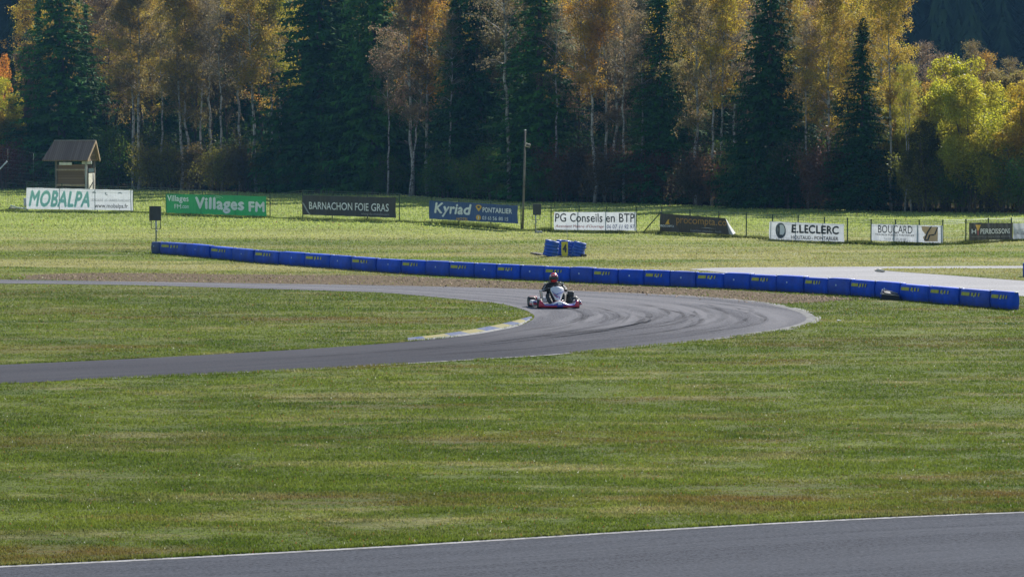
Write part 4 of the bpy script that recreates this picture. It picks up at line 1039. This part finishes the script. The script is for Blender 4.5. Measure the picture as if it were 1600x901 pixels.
Bt('birch2', 1088, -4, 17, TAN, 'birch with brown streaked trunk', 1, 1); Bt('birch1', 1125, -5, 16, YEL_, 'birch with bright yellow leaves', .85, 0); Bt('alder0', 1055, 3, 17.5, YEL_, 'golden yellow tree', .9); Bt('alder1', 1150, 4, 17, PNK, 'pinkish tan tree', .9); Bt('alder2', 985, 8, 16, GRB, 'grey-brown tree', 1)
Bt('alder0', 1248, 0, 15.5, GOLD, 'golden brown tree', .8); Bt('birch2', 1300, -4, 15.5, GOLD, 'tall birch with dark golden crown', 1, 0); Bt('alder1', 1325, 3, 15.5, YEL_, 'golden tree', .85); Bt('birch1', 1393, -5, 15.2, GOLD, 'slender birch with golden tan leaves', .9, -1); Bt('birch0', 1375, 2, 15.0, YEL_, 'yellow birch', 1.0)
Bt('birch4', 1414, -7, 9.5, YG, 'small pale birch', .9, 2.5); Bt('birch4', 1424, -7, 9.5, YG, 'small pale birch with leaning trunk', .9, 4); Bt('birch4', 1227, 1, 14, GRB, 'bare thin birch', 1); Bt('alder2', 1275, 5, 14.5, PNK, 'pinkish brown tree', .8); Bt('alder2', 1350, 6, 14.5, TAN, 'tan tree', .8)
for px_, dY, H, k, col, w, d in ((1432, 0, 9.6, 0, GOLD, .8, 'tan-gold bushy tree'), (1478, -4, 10.3, 1, YG, 1.0, 'large yellow-green bushy tree'), (1520, -6, 9.2, 2, YG, 1.0, 'yellow-green bushy tree'), (1560, 1, 9.8, 0, YG, 1.0, 'rounded green-gold tree'), (1598, -5, 8.6, 1, YEL_, 1.0, 'yellow bushy tree'), (1640, 0, 8.8, 2, YEL_, 1.0, 'yellow tree'),
        (1455, 5, 8.4, 2, OLV, 1.0, 'olive bushy tree'), (1500, 4, 8.8, 0, GOLD, 1, 'gold bushy tree'), (1545, 6, 9.6, 1, TAN, .9, 'tan bushy tree'), (1585, 7, 9.4, 2, TAN, .9, 'tan-topped tree'), (1435, -7, 6.2, 2, (.10, .10, .02), .8, 'dark olive bushy tree'), (1405, -3, 7.2, 1, YG, .7, 'yellow-green low tree')):
    Bt('willow%d' % k, px_, dY, H, col, d, w)
for px_, H, col in ((1515, 11.4, TAN), (1543, 10.6, ORA), (1575, 10.2, TAN), (1440, 11.4, PNK), (1470, 10.6, PNK), (1592, 9.4, YG)): Bt('birch4' if H > 10 else 'alder2', px_, 9, H, col, 'slim tan tree top', 1.1)
Bt('willow0', -6, -2, 14.0, (.5, .22, .03), 'bright orange tree', .55); Bt('willow1', 10, -4, 11.0, YG, 'yellow-green bushy tree', .7); Bt('willow2', -12, -7, 9, YEL_, 'yellow bushy tree', .8); Bt('shrub1', 4, -14, 4.6, (.2, .05, .035), 'crimson shrub', 1.0); Bt('willow1', 22, -5, 7.0, OLV, 'dark olive bushy tree', .8)
shr = [(38, 4, REDB), (160, 3.5, OLV), (180, 6, GRN), (240, 5, OLV), (262, 4.5, OLV), (310, 4.5, (.13, .10, .03)), (345, 5.2, OLV), (385, 5, (.14, .11, .03)), (425, 4.5, GRN), (455, 3.5, GRN), (520, 4, GRN), (610, 3.6, GRN), (690, 4, GRN), (735, 3.6, GRN), (770, 4.2, GRN), (850, 3.4, GRN), (880, 4.5, REDB), (915, 4.4, (.10, .07, .03)), (960, 5, (.11, .075, .03)), (1005, 4.4, REDB), (1040, 4, (.15, .065, .03)), (1090, 4.6, (.085, .065, .03)), (1125, 4, REDB), (1160, 4.8, GRN), (1190, 4.2, GRN), (1235, 4.8, (.05, .085, .02)), (1285, 4.2, REDB), (1305, 5.4, (.14, .08, .05)), (1330, 4.4, GRN), (1375, 4.4, OLV), (1450, 4.6, OLV), (1500, 4.2, GRN), (1550, 4.4, OLV), (1600, 4.2, GRN)]
for i, (px_, H, col) in enumerate(shr):
    d = {GRN: 'dark green shrub', OLV: 'olive shrub', REDB: 'reddish brown shrub'}.get(col, 'brownish shrub'); Bt('shrub%d' % (i % 3), px_, -7 + (i % 3), H * 1.0, col, d, 1.0)
for i, px_ in enumerate(range(-30, 1660, 34)):
    Bt('shrub%d' % (i % 3), px_ + random.uniform(-8, 8), random.uniform(4, 10), random.uniform(4.5, 6.5), (.07, .11, .025), 'dark shrub behind the front trees', 1.1)
ff = np.array([[(q[0] - 800) / F * (q[1] - 4), q[1] - 4] for q in np.vstack([[(-400, 330)], TL, [(2000, 200)]])])
V = [(x, y, .006) for x, y in ff] + [(x * 1.0, 440, .006) for x, y in ff]; k_ = len(ff)
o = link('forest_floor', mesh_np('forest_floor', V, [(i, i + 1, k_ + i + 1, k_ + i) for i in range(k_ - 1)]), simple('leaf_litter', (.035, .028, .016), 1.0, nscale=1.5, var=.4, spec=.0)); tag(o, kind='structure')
# second rows of the wood, lit from behind
r2 = random.Random(4); row = 0
for row, (dy, step) in enumerate(((16, 40), (30, 46), (46, 52))):
    x = 62 + row * 9
    while x < 1395:
        Yd = edge(x) + dy + r2.uniform(-4, 4); maxH = 22 if x < 1000 else (21 - (x - 1000) / 400 * 5)
        if x > 1330: maxH = 4.56 + 185 * Yd / F * .98
        u = r2.random()
        if u < .46: tree('spruce%d' % r2.randrange(4), x, Yd, maxH * r2.uniform(.75, 1.05), [SP, SPd, SPl][r2.randrange(3)], 'spruce', .85)
        else:
            c = [GOLD, TAN, YEL_, PNK, ORA, GRB, GOLD][r2.randrange(7)]; k = ['alder0', 'alder1', 'alder2'][r2.randrange(3)]
            nm = {GOLD: 'golden', TAN: 'tan', YEL_: 'yellow', PNK: 'pinkish brown', ORA: 'orange', GRB: 'grey-brown'}[c]
            tree(k, x, Yd, maxH * r2.uniform(.85, 1.05), c, nm + ' tree', 1.0)
        x += step * r2.uniform(.8, 1.2)
# labels: landmark under the tree + row + order
LM = [(0, 'at the left picture edge'), (60, 'left of the timber hut'), (115, 'behind the timber hut'), (190, 'just right of the timber hut'), (250, 'between hut and green banner'), (340, 'behind the green banner'), (450, 'between the green and black banners'), (550, 'behind the thin-lettered black banner'), (650, 'left of the navy banner'), (745, 'behind the navy banner'), (818, 'behind the wooden pole'), (880, 'right of the wooden pole'), (935, 'behind the red-and-blue lettered banner'), (1015, 'left of the folded banner'), (1095, 'behind the folded banner'), (1185, 'left of the oval-emblem banner'), (1265, 'behind the oval-emblem banner'), (1343, 'left of the peach-square banner'), (1417, 'behind the peach-square banner'), (1490, 'right of the peach-square banner'), (1545, 'behind the dark grey banner'), (1610, 'at the right picture edge')]
buck = {}
for T_ in TREES:
    lm = min(LM, key=lambda q: abs(q[0] - T_['px']))[1]; d = T_['Y'] - edge(T_['px'])
    rw = '' if d < 9 else (' in the second row' if d < 22 else ' in the third row' if d < 38 else ' deep in the wood')
    buck.setdefault(T_['desc'] + rw + ' ' + lm, []).append(T_)
for k, L in buck.items():
    L.sort(key=lambda q: q['px'])
    for i, T_ in enumerate(L):
        lab = k if len(L) == 1 else ('%s, %s' % (k, ['left one', 'right one'][i] if len(L) == 2 else ['leftmost', 'second from left', 'third from left', 'fourth from left', 'fifth from left'][i]))
        tag(T_['o'], lab, {'spruce_tree': 'spruce', 'birch_tree': 'birch', 'broadleaf_tree': 'tree', 'willow_tree': 'tree', 'shrub': 'shrub'}[T_['kind']], 'trees and shrubs along the edge of the wood')

# ------------------------------------------------------------------ far hillside with its forest
nx, ny = 40, 24; V = []; Fc = []
def hz(x, y): 
    d = max(0, y - 430); return min(190, d * .78) * (1 - .10 * math.sin(x * .011)) + 2 * math.sin(x * .05 + y * .03)
for j in range(ny + 1):
    for i in range(nx + 1):
        x = -500 + 1000 * i / nx; y = 420 + 400 * j / ny; V.append((x, y, hz(x, y) - 1.2))
for j in range(ny):
    for i in range(nx): a = j * (nx + 1) + i; Fc.append((a, a + 1, a + nx + 2, a + nx + 1))
hill = link('hill', mesh_np('hill', V, Fc, smooth=True), simple('forest_floor', (.03, .04, .018), 1.0, nscale=.05, spec=.0)); tag(hill, kind='structure')
n = 4200; r3 = np.random.default_rng(5); Yt = r3.uniform(400, 790, n); Xt = r3.uniform(-1, 1, n) * (Yt * .20 + 10)
nb2 = 26; Vt = []
prof = []
for k in range(120):
    u = r3.uniform(0, 1) ** .8; z = u; rr = (1 - u) * .17 + .01; an = r3.uniform(0, 2 * np.pi); ca, sa = math.cos(an), math.sin(an)
    prof.append([(ca * rr * .15 - sa * rr * .26, sa * rr * .15 + ca * rr * .26, z + .05), (ca * rr * .15 + sa * rr * .26, sa * rr * .15 - ca * rr * .26, z + .05), (ca * rr * 1.15, sa * rr * 1.15, z - .06 - .03 * r3.random())])
prof = np.array(prof)
Ht = r3.uniform(15, 27, n); Zt = np.array([hz(a, b) - 1 if b > 425 else 0 for a, b in zip(Xt, Yt)])
ang = r3.uniform(0, 6.28, n)
Ht = np.where(Yt < 440, Ht * .55, Ht)
Ht = np.where(((Xt / Yt * F + 800) > 1340) | ((Xt / Yt * F + 800) < 60), np.where(Yt < 440, Ht * .55, Ht), Ht)
c_, s_ = np.cos(ang), np.sin(ang); Q = prof.reshape(-1, 3)
W = np.empty((n, len(Q), 3), np.float32); wd = r3.uniform(.8, 1.3, n)
W[:, :, 0] = (Q[None, :, 0] * c_[:, None] - Q[None, :, 1] * s_[:, None]) * (Ht * wd)[:, None] + Xt[:, None]
W[:, :, 1] = (Q[None, :, 0] * s_[:, None] + Q[None, :, 1] * c_[:, None]) * (Ht * wd)[:, None] + Yt[:, None]
W[:, :, 2] = Q[None, :, 2] * Ht[:, None] + Zt[:, None]
me = mesh_np('hillside_forest', W.reshape(-1, 3), np.arange(W.shape[0] * W.shape[1]).reshape(-1, 3))
def mat_far():
    m, nt, out = mat('far_spruces'); g = N(nt, 'ShaderNodeNewGeometry').outputs['Position']
    c = mix(nt, ramp(nt, noise(nt, g, .09, 3, .7), .35, .68), (.010, .026, .012), (.04, .07, .02))
    p = N(nt, 'ShaderNodeBsdfPrincipled', {'Base Color': c, 'Roughness': .9, 'Specular IOR Level': .1}); nt.links.new(p.outputs[0], out.inputs[0]); return m
o = link('hillside_forest', me, mat_far()); tag(o, kind='stuff')
# ------------------------------------------------------------------ racing kart (front = -Y)
gk = G(867.8, 480.3); KR = R(8)
kart = empty('go_kart', (gk[0], gk[1], .008), KR); tag(kart, 'racing kart with white, purple and red bodywork coming through the hairpin', 'go-kart')
RUB = simple('tyre_rubber', (.018, .018, .02), .6, var=.3); MAG = simple('wheel_rim', (.35, .36, .38), .35, metal=.8)
KW = simple('white_bodywork', (.70, .70, .74), .25, var=.06); KP = simple('purple_blue_bodywork', (.06, .06, .36), .3, var=.15); KRD = simple('red_bodywork', (.48, .025, .06), .3, var=.15); KB_ = simple('kart_black', (.02, .02, .023), .45); KS = simple('kart_steel', (.5, .5, .52), .3, metal=.8)
def wheel(x, y, r, w, steer=0):
    M0 = Matrix.Translation((x, y, r)) @ Matrix.Rotation(steer, 4, 'Z') @ Matrix.Rotation(math.pi / 2, 4, 'Y')
    e = empty('wheel'); e.parent = kart; h = w / 2
    b = MB(); b.lathe([(r * .5, -h * .9), (r * .86, -h), (r * .97, -h * .86), (r, -h * .5), (r, h * .5), (r * .97, h * .86), (r * .86, h), (r * .5, h * .9), (r * .5, -h * .9)], M0, 26); b.build('tyre', RUB, e)
    b = MB(); b.lathe([(.02, -h * .75), (r * .3, -h * .7), (r * .49, -h * .93), (r * .52, -h * .8), (r * .52, h * .8), (r * .49, h * .93), (r * .3, h * .7), (.02, h * .75)], M0, 20); b.build('rim', MAG, e)
for sx in (-1, 1):
    wheel(sx * .52, -.53, .13, .13, R(-9)); wheel(sx * .585, .52, .14, .21)
# chassis
b = MB(); 
for sx in (-1, 1):
    b.tube([(sx * .17, -.72, .07), (sx * .22, -.4, .055), (sx * .33, -.1, .055), (sx * .33, .4, .055), (sx * .3, .72, .06)], .016, 6)
    b.tube([(sx * .22, -.4, .055), (sx * .42, -.5, .08), (sx * .42, -.56, .12)], .014, 6)
    b.tube([(sx * .33, -.25, .055), (sx * .6, -.22, .07), (sx * .6, .22, .07), (sx * .33, .25, .055)], .011, 6)
for y in (-.62, -.3, .1, .55): b.tube([(-.3, y, .055), (.3, y, .055)], .015, 6)
b.tube([(-.48, .52, .14), (.48, .52, .14)], .02, 8)
for sx in (-1, 1): b.tube([(sx * .1, -.35, .1), (sx * .44, -.53, .13)], .008, 5)
b.build('frame', KS, kart)
b = MB(); b.box((0, -.32, .04), (.62, .8, .006)); b.build('floor_tray', KB_, kart)
# front fairing: a shell swept across the width
def fairing():
    bm = bmesh.new(); nx = 40; rows = []
    for i in range(nx + 1):
        x = -.56 + 1.12 * i / nx; a = abs(x) / .56
        ht = .115 + .095 * math.exp(-(x / .17) ** 2) + .12 * (1 / (1 + math.exp(-(a - .78) * 20)))
        yf = -.86 + .20 * a ** 3 ; yb = -.60 + .05 * a
        if a > .97: ht *= .8
        pr = [(yf + .07, .03), (yf + .015, .05), (yf, .085), (yf + .02, ht * .8), (yf + .07, ht * .97), ((yf + yb) / 2 + .03, ht), (yb, ht * .96), (yb + .01, ht * .5), (yb, .04)]
        rows.append([bm.verts.new((x, y, z)) for y, z in pr])
    for i in range(nx):
        for k in range(8):
            f = bm.faces.new((rows[i][k], rows[i][k + 1], rows[i + 1][k + 1], rows[i + 1][k])); f.smooth = True
            x = abs((rows[i][k].co.x + rows[i + 1][k].co.x) / 2)
            if k <= 1: mi = 2 if x > .08 else 1
            elif k == 2: mi = 1 if .05 < x < .42 else (2 if x >= .42 else 0)
            elif k == 3: mi = 2 if x > .44 else (0 if x > .40 else 1)
            elif k == 4: mi = 2 if x > .50 else (1 if x > .26 else 0)
            else: mi = 1 if x > .36 else (2 if .13 < x < .17 else 0)
            if k == 3 and x < .2: mi = 0
            f.material_index = mi
    bm.faces.new(rows[0]); bm.faces.new(rows[-1][::-1]); bmesh.ops.recalc_face_normals(bm, faces=bm.faces[:])
    me = bpy.data.meshes.new('front_fairing'); bm.to_mesh(me); bm.free(); return link('front_fairing', me, [KW, KP, KRD], kart)
ff = fairing()
me = text_mesh('KART', .03); 
# emblem-like dark block on the nose
b = MB(); b.box((0, -.868, .095), (.16, .012, .035), bev=.003); b.build('nose_plate', KP, ff)
bpy.data.meshes.remove(me)
b = MB()
for sx in (-1, 1): b.poly([(sx * .02, -.80, .222), (sx * .17, -.74, .175), (sx * .185, -.74, .172), (sx * .035, -.80, .222)], thick=.006, axis=(0, 0, 1))
b.build('red_stripe', KRD, ff)
for sx in (-1, 1):
    b = MB(); b.box((sx * .60, -.02, .125), (.17, .56, .15), bev=.045, mi=0)
    o = b.build('side_pod', [KW, KRD], kart)
    b = MB(); b.box((sx * .60, -.315, .115), (.12, .02, .05), bev=.005); b.box((sx * .69, -.05, .10), (.012, .44, .05), bev=.004); b.build('red_stripe', KRD, o)
    b = MB(); b.box((sx * .62, -.30, .165), (.09, .03, .035), bev=.004); b.build('purple_stripe', KP, o)
# steering fairing (shield) in front of the wheel
bm = bmesh.new(); nx, nz = 12, 12; rows = []
for j in range(nz + 1):
    v = j / nz; z = .215 + .375 * v; w = (.075 + .108 * min(1, v * 1.5) ** 1.1) * (1 if v < .82 else math.sqrt(max(.02, 1 - ((v - .82) / .19) ** 2 * .75)))
    row = []
    for i in range(nx + 1):
        u = -1 + 2 * i / nx; row.append(bm.verts.new((u * w, -.60 + .27 * v + .10 * u * u, z - .01 * u * u)))
    rows.append(row)
for j in range(nz):
    for i in range(nx): f = bm.faces.new((rows[j][i], rows[j][i + 1], rows[j + 1][i + 1], rows[j + 1][i])); f.smooth = True
me = bpy.data.meshes.new('steering_fairing'); bm.to_mesh(me); bm.free(); sf = link('steering_fairing', me, KW, kart)
md = sf.modifiers.new('s', 'SOLIDIFY'); md.thickness = .012
b = MB()
for pts in ([(-.17, -.455, .47), (-.10, -.475, .40), (-.02, -.50, .345), (.06, -.53, .30)], [(.17, -.455, .47), (.10, -.475, .42), (.03, -.49, .40), (-.04, -.50, .385)], [(-.11, -.50, .36), (-.04, -.525, .30), (.05, -.56, .26)]): b.tube(pts, .010, 5)
b.build('purple_lines', KP, sf)
b = MB(); b.tube([(-.13, -.49, .39), (-.05, -.52, .325), (.03, -.54, .28)], .010, 5); b.build('red_line', KRD, sf)
# steering wheel, column
sw = Matrix.Translation((0, -.165, .52)) @ Matrix.Rotation(R(-52), 4, 'X') @ Matrix.Rotation(R(-12), 4, 'Z')
b = MB(); pts = [sw @ Vector((.155 * math.cos(a), .145 * math.sin(a), 0)) for a in np.linspace(0, 2 * math.pi, 25)]; b.tube(pts, .014, 8, cap=False)
for a in (0, 2.1, 4.2): b.tube([sw @ Vector((0, 0, 0)), sw @ Vector((.15 * math.cos(a), .14 * math.sin(a), 0))], .009, 5)
b.build('steering_wheel', KB_, kart)
b = MB(); b.tube([sw @ Vector((0, 0, 0)), (0, -.50, .07)], .013, 6); b.build('steering_column', KS, kart)
# bucket seat
bm = bmesh.new(); rows = []
for v, (y, z, w, c) in enumerate(((.02, .14, .17, .02), (.05, .075, .19, .05), (.22, .06, .195, .09), (.33, .12, .195, .12), (.40, .27, .195, .11), (.46, .45, .18, .09), (.50, .60, .12, .04))):
    rows.append([bm.verts.new((u * w, y - (abs(u) ** 3) * c * (1 if v > 3 else .3), z + (abs(u) ** 3) * c * (1.2 if v < 4 else .1))) for u in np.linspace(-1, 1, 11)])
for j in range(6):
    for i in range(10): f = bm.faces.new((rows[j][i], rows[j][i + 1], rows[j + 1][i + 1], rows[j + 1][i])); f.smooth = True
me = bpy.data.meshes.new('seat'); bm.to_mesh(me); bm.free(); o = link('seat', me, KB_, kart); md = o.modifiers.new('s', 'SOLIDIFY'); md.thickness = .012
# engine and exhaust (viewer's right), radiator (viewer's left)
b = MB(); b.box((.36, .18, .17), (.18, .24, .18), bev=.02); b.box((.36, .14, .30), (.13, .15, .12), bev=.012)
for k in range(5): b.box((.36, .14, .26 + .022 * k), (.16, .18, .006))
en = b.build('engine', KB_, kart)
b = MB(); b.box((.42, -.02, .36), (.16, .2, .16), bev=.03); b.build('airbox', KB_, en)
b = MB(); b.tube([(.30, .3, .2), (.26, .5, .28), (.2, .74, .26), (-.12, .76, .26)], [.03, .045, .055, .05], 8); b.build('exhaust', KS, kart)
b = MB(); b.box((-.37, .12, .29), (.05, .24, .34), Matrix.Rotation(R(-8), 3, 'Y'), .012); b.tube([(-.37, .0, .45), (-.34, -.04, .48), (-.29, -.0, .44)], .018, 6); b.build('radiator', KS, kart)
b = MB(); b.box((0, .735, .17), (1.30, .10, .15), bev=.04); b.build('rear_bumper', KW, kart)
b = MB(); b.box((.52, .735, .19), (.24, .12, .17), bev=.04); b.box((-.52, .735, .19), (.24, .12, .17), bev=.04); b.build('bumper_ends', KRD, kart)
b = MB()
for sx in (-1, 1): b.box((sx * .15, -.56, .12), (.06, .02, .12), Matrix.Rotation(R(20), 3, 'X'), .005)
b.build('pedals', KS, kart)

# ------------------------------------------------------------------ driver
def skin(name, verts, edges, radii, m, parent, root=0, sub=2):
    me = bpy.data.meshes.new(name); me.from_pydata([tuple(v) for v in verts], edges, [])
    o = bpy.data.objects.new('tmp', me); COL.objects.link(o); sk = o.modifiers.new('k', 'SKIN'); sk.branch_smoothing = .6
    for i, r_ in enumerate(radii):
        r_ = r_ if hasattr(r_, '__len__') else (r_, r_); me.skin_vertices[0].data[i].radius = r_; me.skin_vertices[0].data[i].use_root = (i == root)
    s = o.modifiers.new('s', 'SUBSURF'); s.levels = sub; s.render_levels = sub; bpy.context.view_layer.update()
    ev = bpy.data.meshes.new_from_object(o.evaluated_get(bpy.context.evaluated_depsgraph_get())); bpy.data.objects.remove(o)
    ev.materials.clear(); ev.name = name
    for p in ev.polygons: p.use_smooth = True
    return link(name, ev, m, parent)
SUIT = simple('black_race_suit', (.018, .018, .022), .75, var=.4, nscale=12); GLV = simple('black_gloves', (.03, .03, .035), .7); PIP = simple('white_piping', (.6, .6, .62), .6)
drv = empty('person', (gk[0], gk[1], .008), KR); tag(drv, 'kart driver in black race suit and red-white helmet gripping the steering wheel', 'person')
hipL, hipR = (-.09, .24, .19), (.09, .24, .19)
def arm(s): return [(s * .215, .30, .585), (s * .325, .13, .46), (s * .255, .00, .47), (s * .175, -.115, .525)]
V = [(0, .25, .18), (0, .30, .29), (0, .345, .41), (0, .36, .535), (0, .355, .62), (0, .345, .69)]; E = [(0, 1), (1, 2), (2, 3), (3, 4), (4, 5)]
Rd = [(.15, .11), (.14, .10), (.155, .105), (.165, .105), (.09, .08), (.06, .06)]
for s_ in (-1, 1):
    b0 = len(V); V += [(s_ * .15, .335, .62)] + arm(s_); E += [(3, b0)] + [(b0 + k, b0 + k + 1) for k in range(4)]; Rd += [.07, .068, .056, .045, .032]
    b0 = len(V); V += [(s_ * .10, .20, .17), (s_ * .20, .0, .30), (s_ * .235, -.13, .345), (s_ * .20, -.32, .22), (s_ * .16, -.49, .12)]; E += [(0, b0)] + [(b0 + k, b0 + k + 1) for k in range(4)]; Rd += [.095, .082, .068, .055, .042]
skin('race_suit', V, E, Rd, SUIT, drv)
for s_ in (-1, 1):
    skin('boot', [(s_ * .16, -.47, .13), (s_ * .155, -.515, .095), (s_ * .15, -.545, .14), (s_ * .148, -.565, .20)], [(0, 1), (1, 2), (2, 3)], [.045, .045, .04, .03], GLV, drv)
    # glove: palm + five fingers curled round the rim
    w = Vector(arm(s_)[-1]); c = Vector((s_ * .155, -.165, .535)); t_dir = (c - w).normalized()
    V = [w, w.lerp(c, .6), c]; E = [(0, 1), (1, 2)]; Rd = [.028, (.036, .024), (.034, .022)]
    up = Vector((0, .35, .94)).normalized(); out = Vector((s_, 0, 0))
    for q, ln in enumerate((.9, 1.0, .95, .78)):
        base = c + up * (.026 - .0175 * q) ; a = base + (t_dir * .028 - out * .004) * ln; d = a + (Vector((-s_ * .024, -.014, -.004))) * ln; e = d + Vector((-s_ * .012, .024, -.004)) * ln
        k = len(V); V += [a, d, e]; E += [(2, k), (k, k + 1), (k + 1, k + 2)]; Rd += [.0105, .0098, .0085]
    k = len(V); V += [w.lerp(c, .5) + up * .032 - out * .012, c + up * .036 - out * .036, c + up * .026 - out * .052 + Vector((0, -.018, 0))]; E += [(1, k), (k, k + 1), (k + 1, k + 2)]; Rd += [.013, .011, .0095]
    skin('glove', V, E, Rd, GLV, drv, 1, 1)
    b = MB(); A = arm(s_); pts = [Vector(p) + Vector((s_ * .0, -.045, .035)) for p in ((s_ * .18, .30, .655), A[0], A[1], A[2], A[3])]; pts[-1] += Vector((0, .02, -.015)); b.tube(pts, .006, 5); b.build('sleeve_piping', PIP, drv)
    b = MB(); b.lathe([(0, .0), (.032, .004), (.034, .02), (.0, .03)], Matrix.Translation((s_ * .25, .28, .635)) @ Matrix.Rotation(R(s_ * 40), 4, 'Y')); b.build('shoulder_patch', PIP, drv)
b = MB(); b.lathe([(.075, .625), (.125, .63), (.14, .66), (.12, .685), (.07, .68), (.075, .625)], Matrix.Translation((0, .34, 0))); b.build('neck_brace', simple('neck_foam', (.012, .012, .014), .8), drv)
# helmet: shell with an eye opening, visor, chin bar
hc = Vector((0, .31, .785))
def helm(kind):
    bm = bmesh.new(); nu, nv = 32, 22; rows = []
    for j in range(nv + 1):
        ph = -math.pi / 2 + math.pi * j / nv; row = []
        for i in range(nu):
            th = 2 * math.pi * i / nu; x = math.cos(ph) * math.cos(th); y = math.cos(ph) * math.sin(th); z = math.sin(ph)
            z2 = max(z, -.86); fr_ = max(0, -y); 
            X = x * .126 * (1 - .10 * max(0, -z)); Y = y * (.152 + .015 * fr_ * max(0, -z)); Z = z2 * .146
            row.append(bm.verts.new(hc + Vector((X, Y, Z))))
        rows.append(row)
    for j in range(nv):
        for i in range(nu):
            f = bm.faces.new((rows[j][i], rows[j][(i + 1) % nu], rows[j + 1][(i + 1) % nu], rows[j + 1][i])); f.smooth = True
            c = f.calc_center_median() - hc; front = c.y < -.045; 
            zc = c.z
            if front and -.030 < zc < .045: mi = 2
            elif front and zc <= -.030: mi = 1 if abs(c.x) < .075 else 3
            elif zc > .045: mi = 1 if (abs(c.x) < .078 or zc > .115) and not (.075 < zc < .098 and c.y < 0 and abs(c.x) < .05) else 0
            else: mi = 3 if zc < -.04 else 0
            f.material_index = mi
    bmesh.ops.remove_doubles(bm, verts=bm.verts[:], dist=1e-5)
    return bm
me = bpy.data.meshes.new('helmet'); bm = helm(0); bm.to_mesh(me); bm.free()
HW = simple('helmet_white', (.68, .66, .68), .2, var=.05); HR = simple('helmet_red', (.62, .03, .035), .2, var=.1)
hl = link('helmet', me, [HW, HR, KB_, KB_], drv)
bm = bmesh.new(); rows = []
for j, z in enumerate((-.04, -.01, .02, .052)):
    rows.append([bm.verts.new(hc + Vector((.133 * math.cos(a) * math.sqrt(1 - (z / .15) ** 2), .164 * math.sin(a) * math.sqrt(1 - (z / .15) ** 2), z))) for a in np.linspace(math.pi + .15, 2 * math.pi - .15, 17)])
for j in range(3):
    for i in range(16): f = bm.faces.new((rows[j][i], rows[j][i + 1], rows[j + 1][i + 1], rows[j + 1][i])); f.smooth = True
me = bpy.data.meshes.new('visor'); bm.to_mesh(me); bm.free(); link('visor', me, simple('dark_visor', (.012, .012, .015), .12), hl)

# ------------------------------------------------------------------ light, air, exposure
SUN_EL, SUN_AZ = 35.0, 27.0     # azimuth clockwise from +Y
w = bpy.data.worlds.new('World'); scene.world = w; w.use_nodes = True; nt = w.node_tree
for n_ in list(nt.nodes): nt.nodes.remove(n_)
sky = nt.nodes.new('ShaderNodeTexSky'); sky.sky_type = 'NISHITA'; sky.sun_disc = False; sky.sun_elevation = R(SUN_EL); sky.sun_rotation = R(SUN_AZ); sky.air_density = 1.2; sky.dust_density = 1.0
bg = nt.nodes.new('ShaderNodeBackground'); bg.inputs[1].default_value = .072; wo = nt.nodes.new('ShaderNodeOutputWorld'); nt.links.new(sky.outputs[0], bg.inputs[0]); nt.links.new(bg.outputs[0], wo.inputs[0])
sd = bpy.data.lights.new('sun', 'SUN'); sd.energy = 5.0; sd.angle = R(.53); sd.color = (1, .955, .88); so = bpy.data.objects.new('sun', sd); COL.objects.link(so)
dv = Vector((math.sin(R(SUN_AZ)) * math.cos(R(SUN_EL)), math.cos(R(SUN_AZ)) * math.cos(R(SUN_EL)), math.sin(R(SUN_EL))))
so.rotation_euler = dv.to_track_quat('Z', 'Y').to_euler(); so.location = (0, 0, 300)
if True:
    b = MB(); b.box((0, 420, 149), (1440, 1000, 300)); m, nt, out = mat('haze_air')
    pv = N(nt, 'ShaderNodeVolumePrincipled', {'Color': (.22, .55, 1, 1), 'Density': .00010, 'Anisotropy': .1}); nt.links.new(pv.outputs[0], out.inputs['Volume'])
    o = b.build('haze', m); tag(o, kind='stuff')
scene.view_settings.view_transform = 'Standard'; scene.view_settings.look = 'None'; scene.view_settings.exposure = 0.92; scene.view_settings.gamma = 1
scene.cycles.max_bounces = 8; scene.cycles.transparent_max_bounces = 8; scene.cycles.volume_bounces = 0; scene.cycles.diffuse_bounces = 3
scene.cycles.sample_clamp_indirect = 5
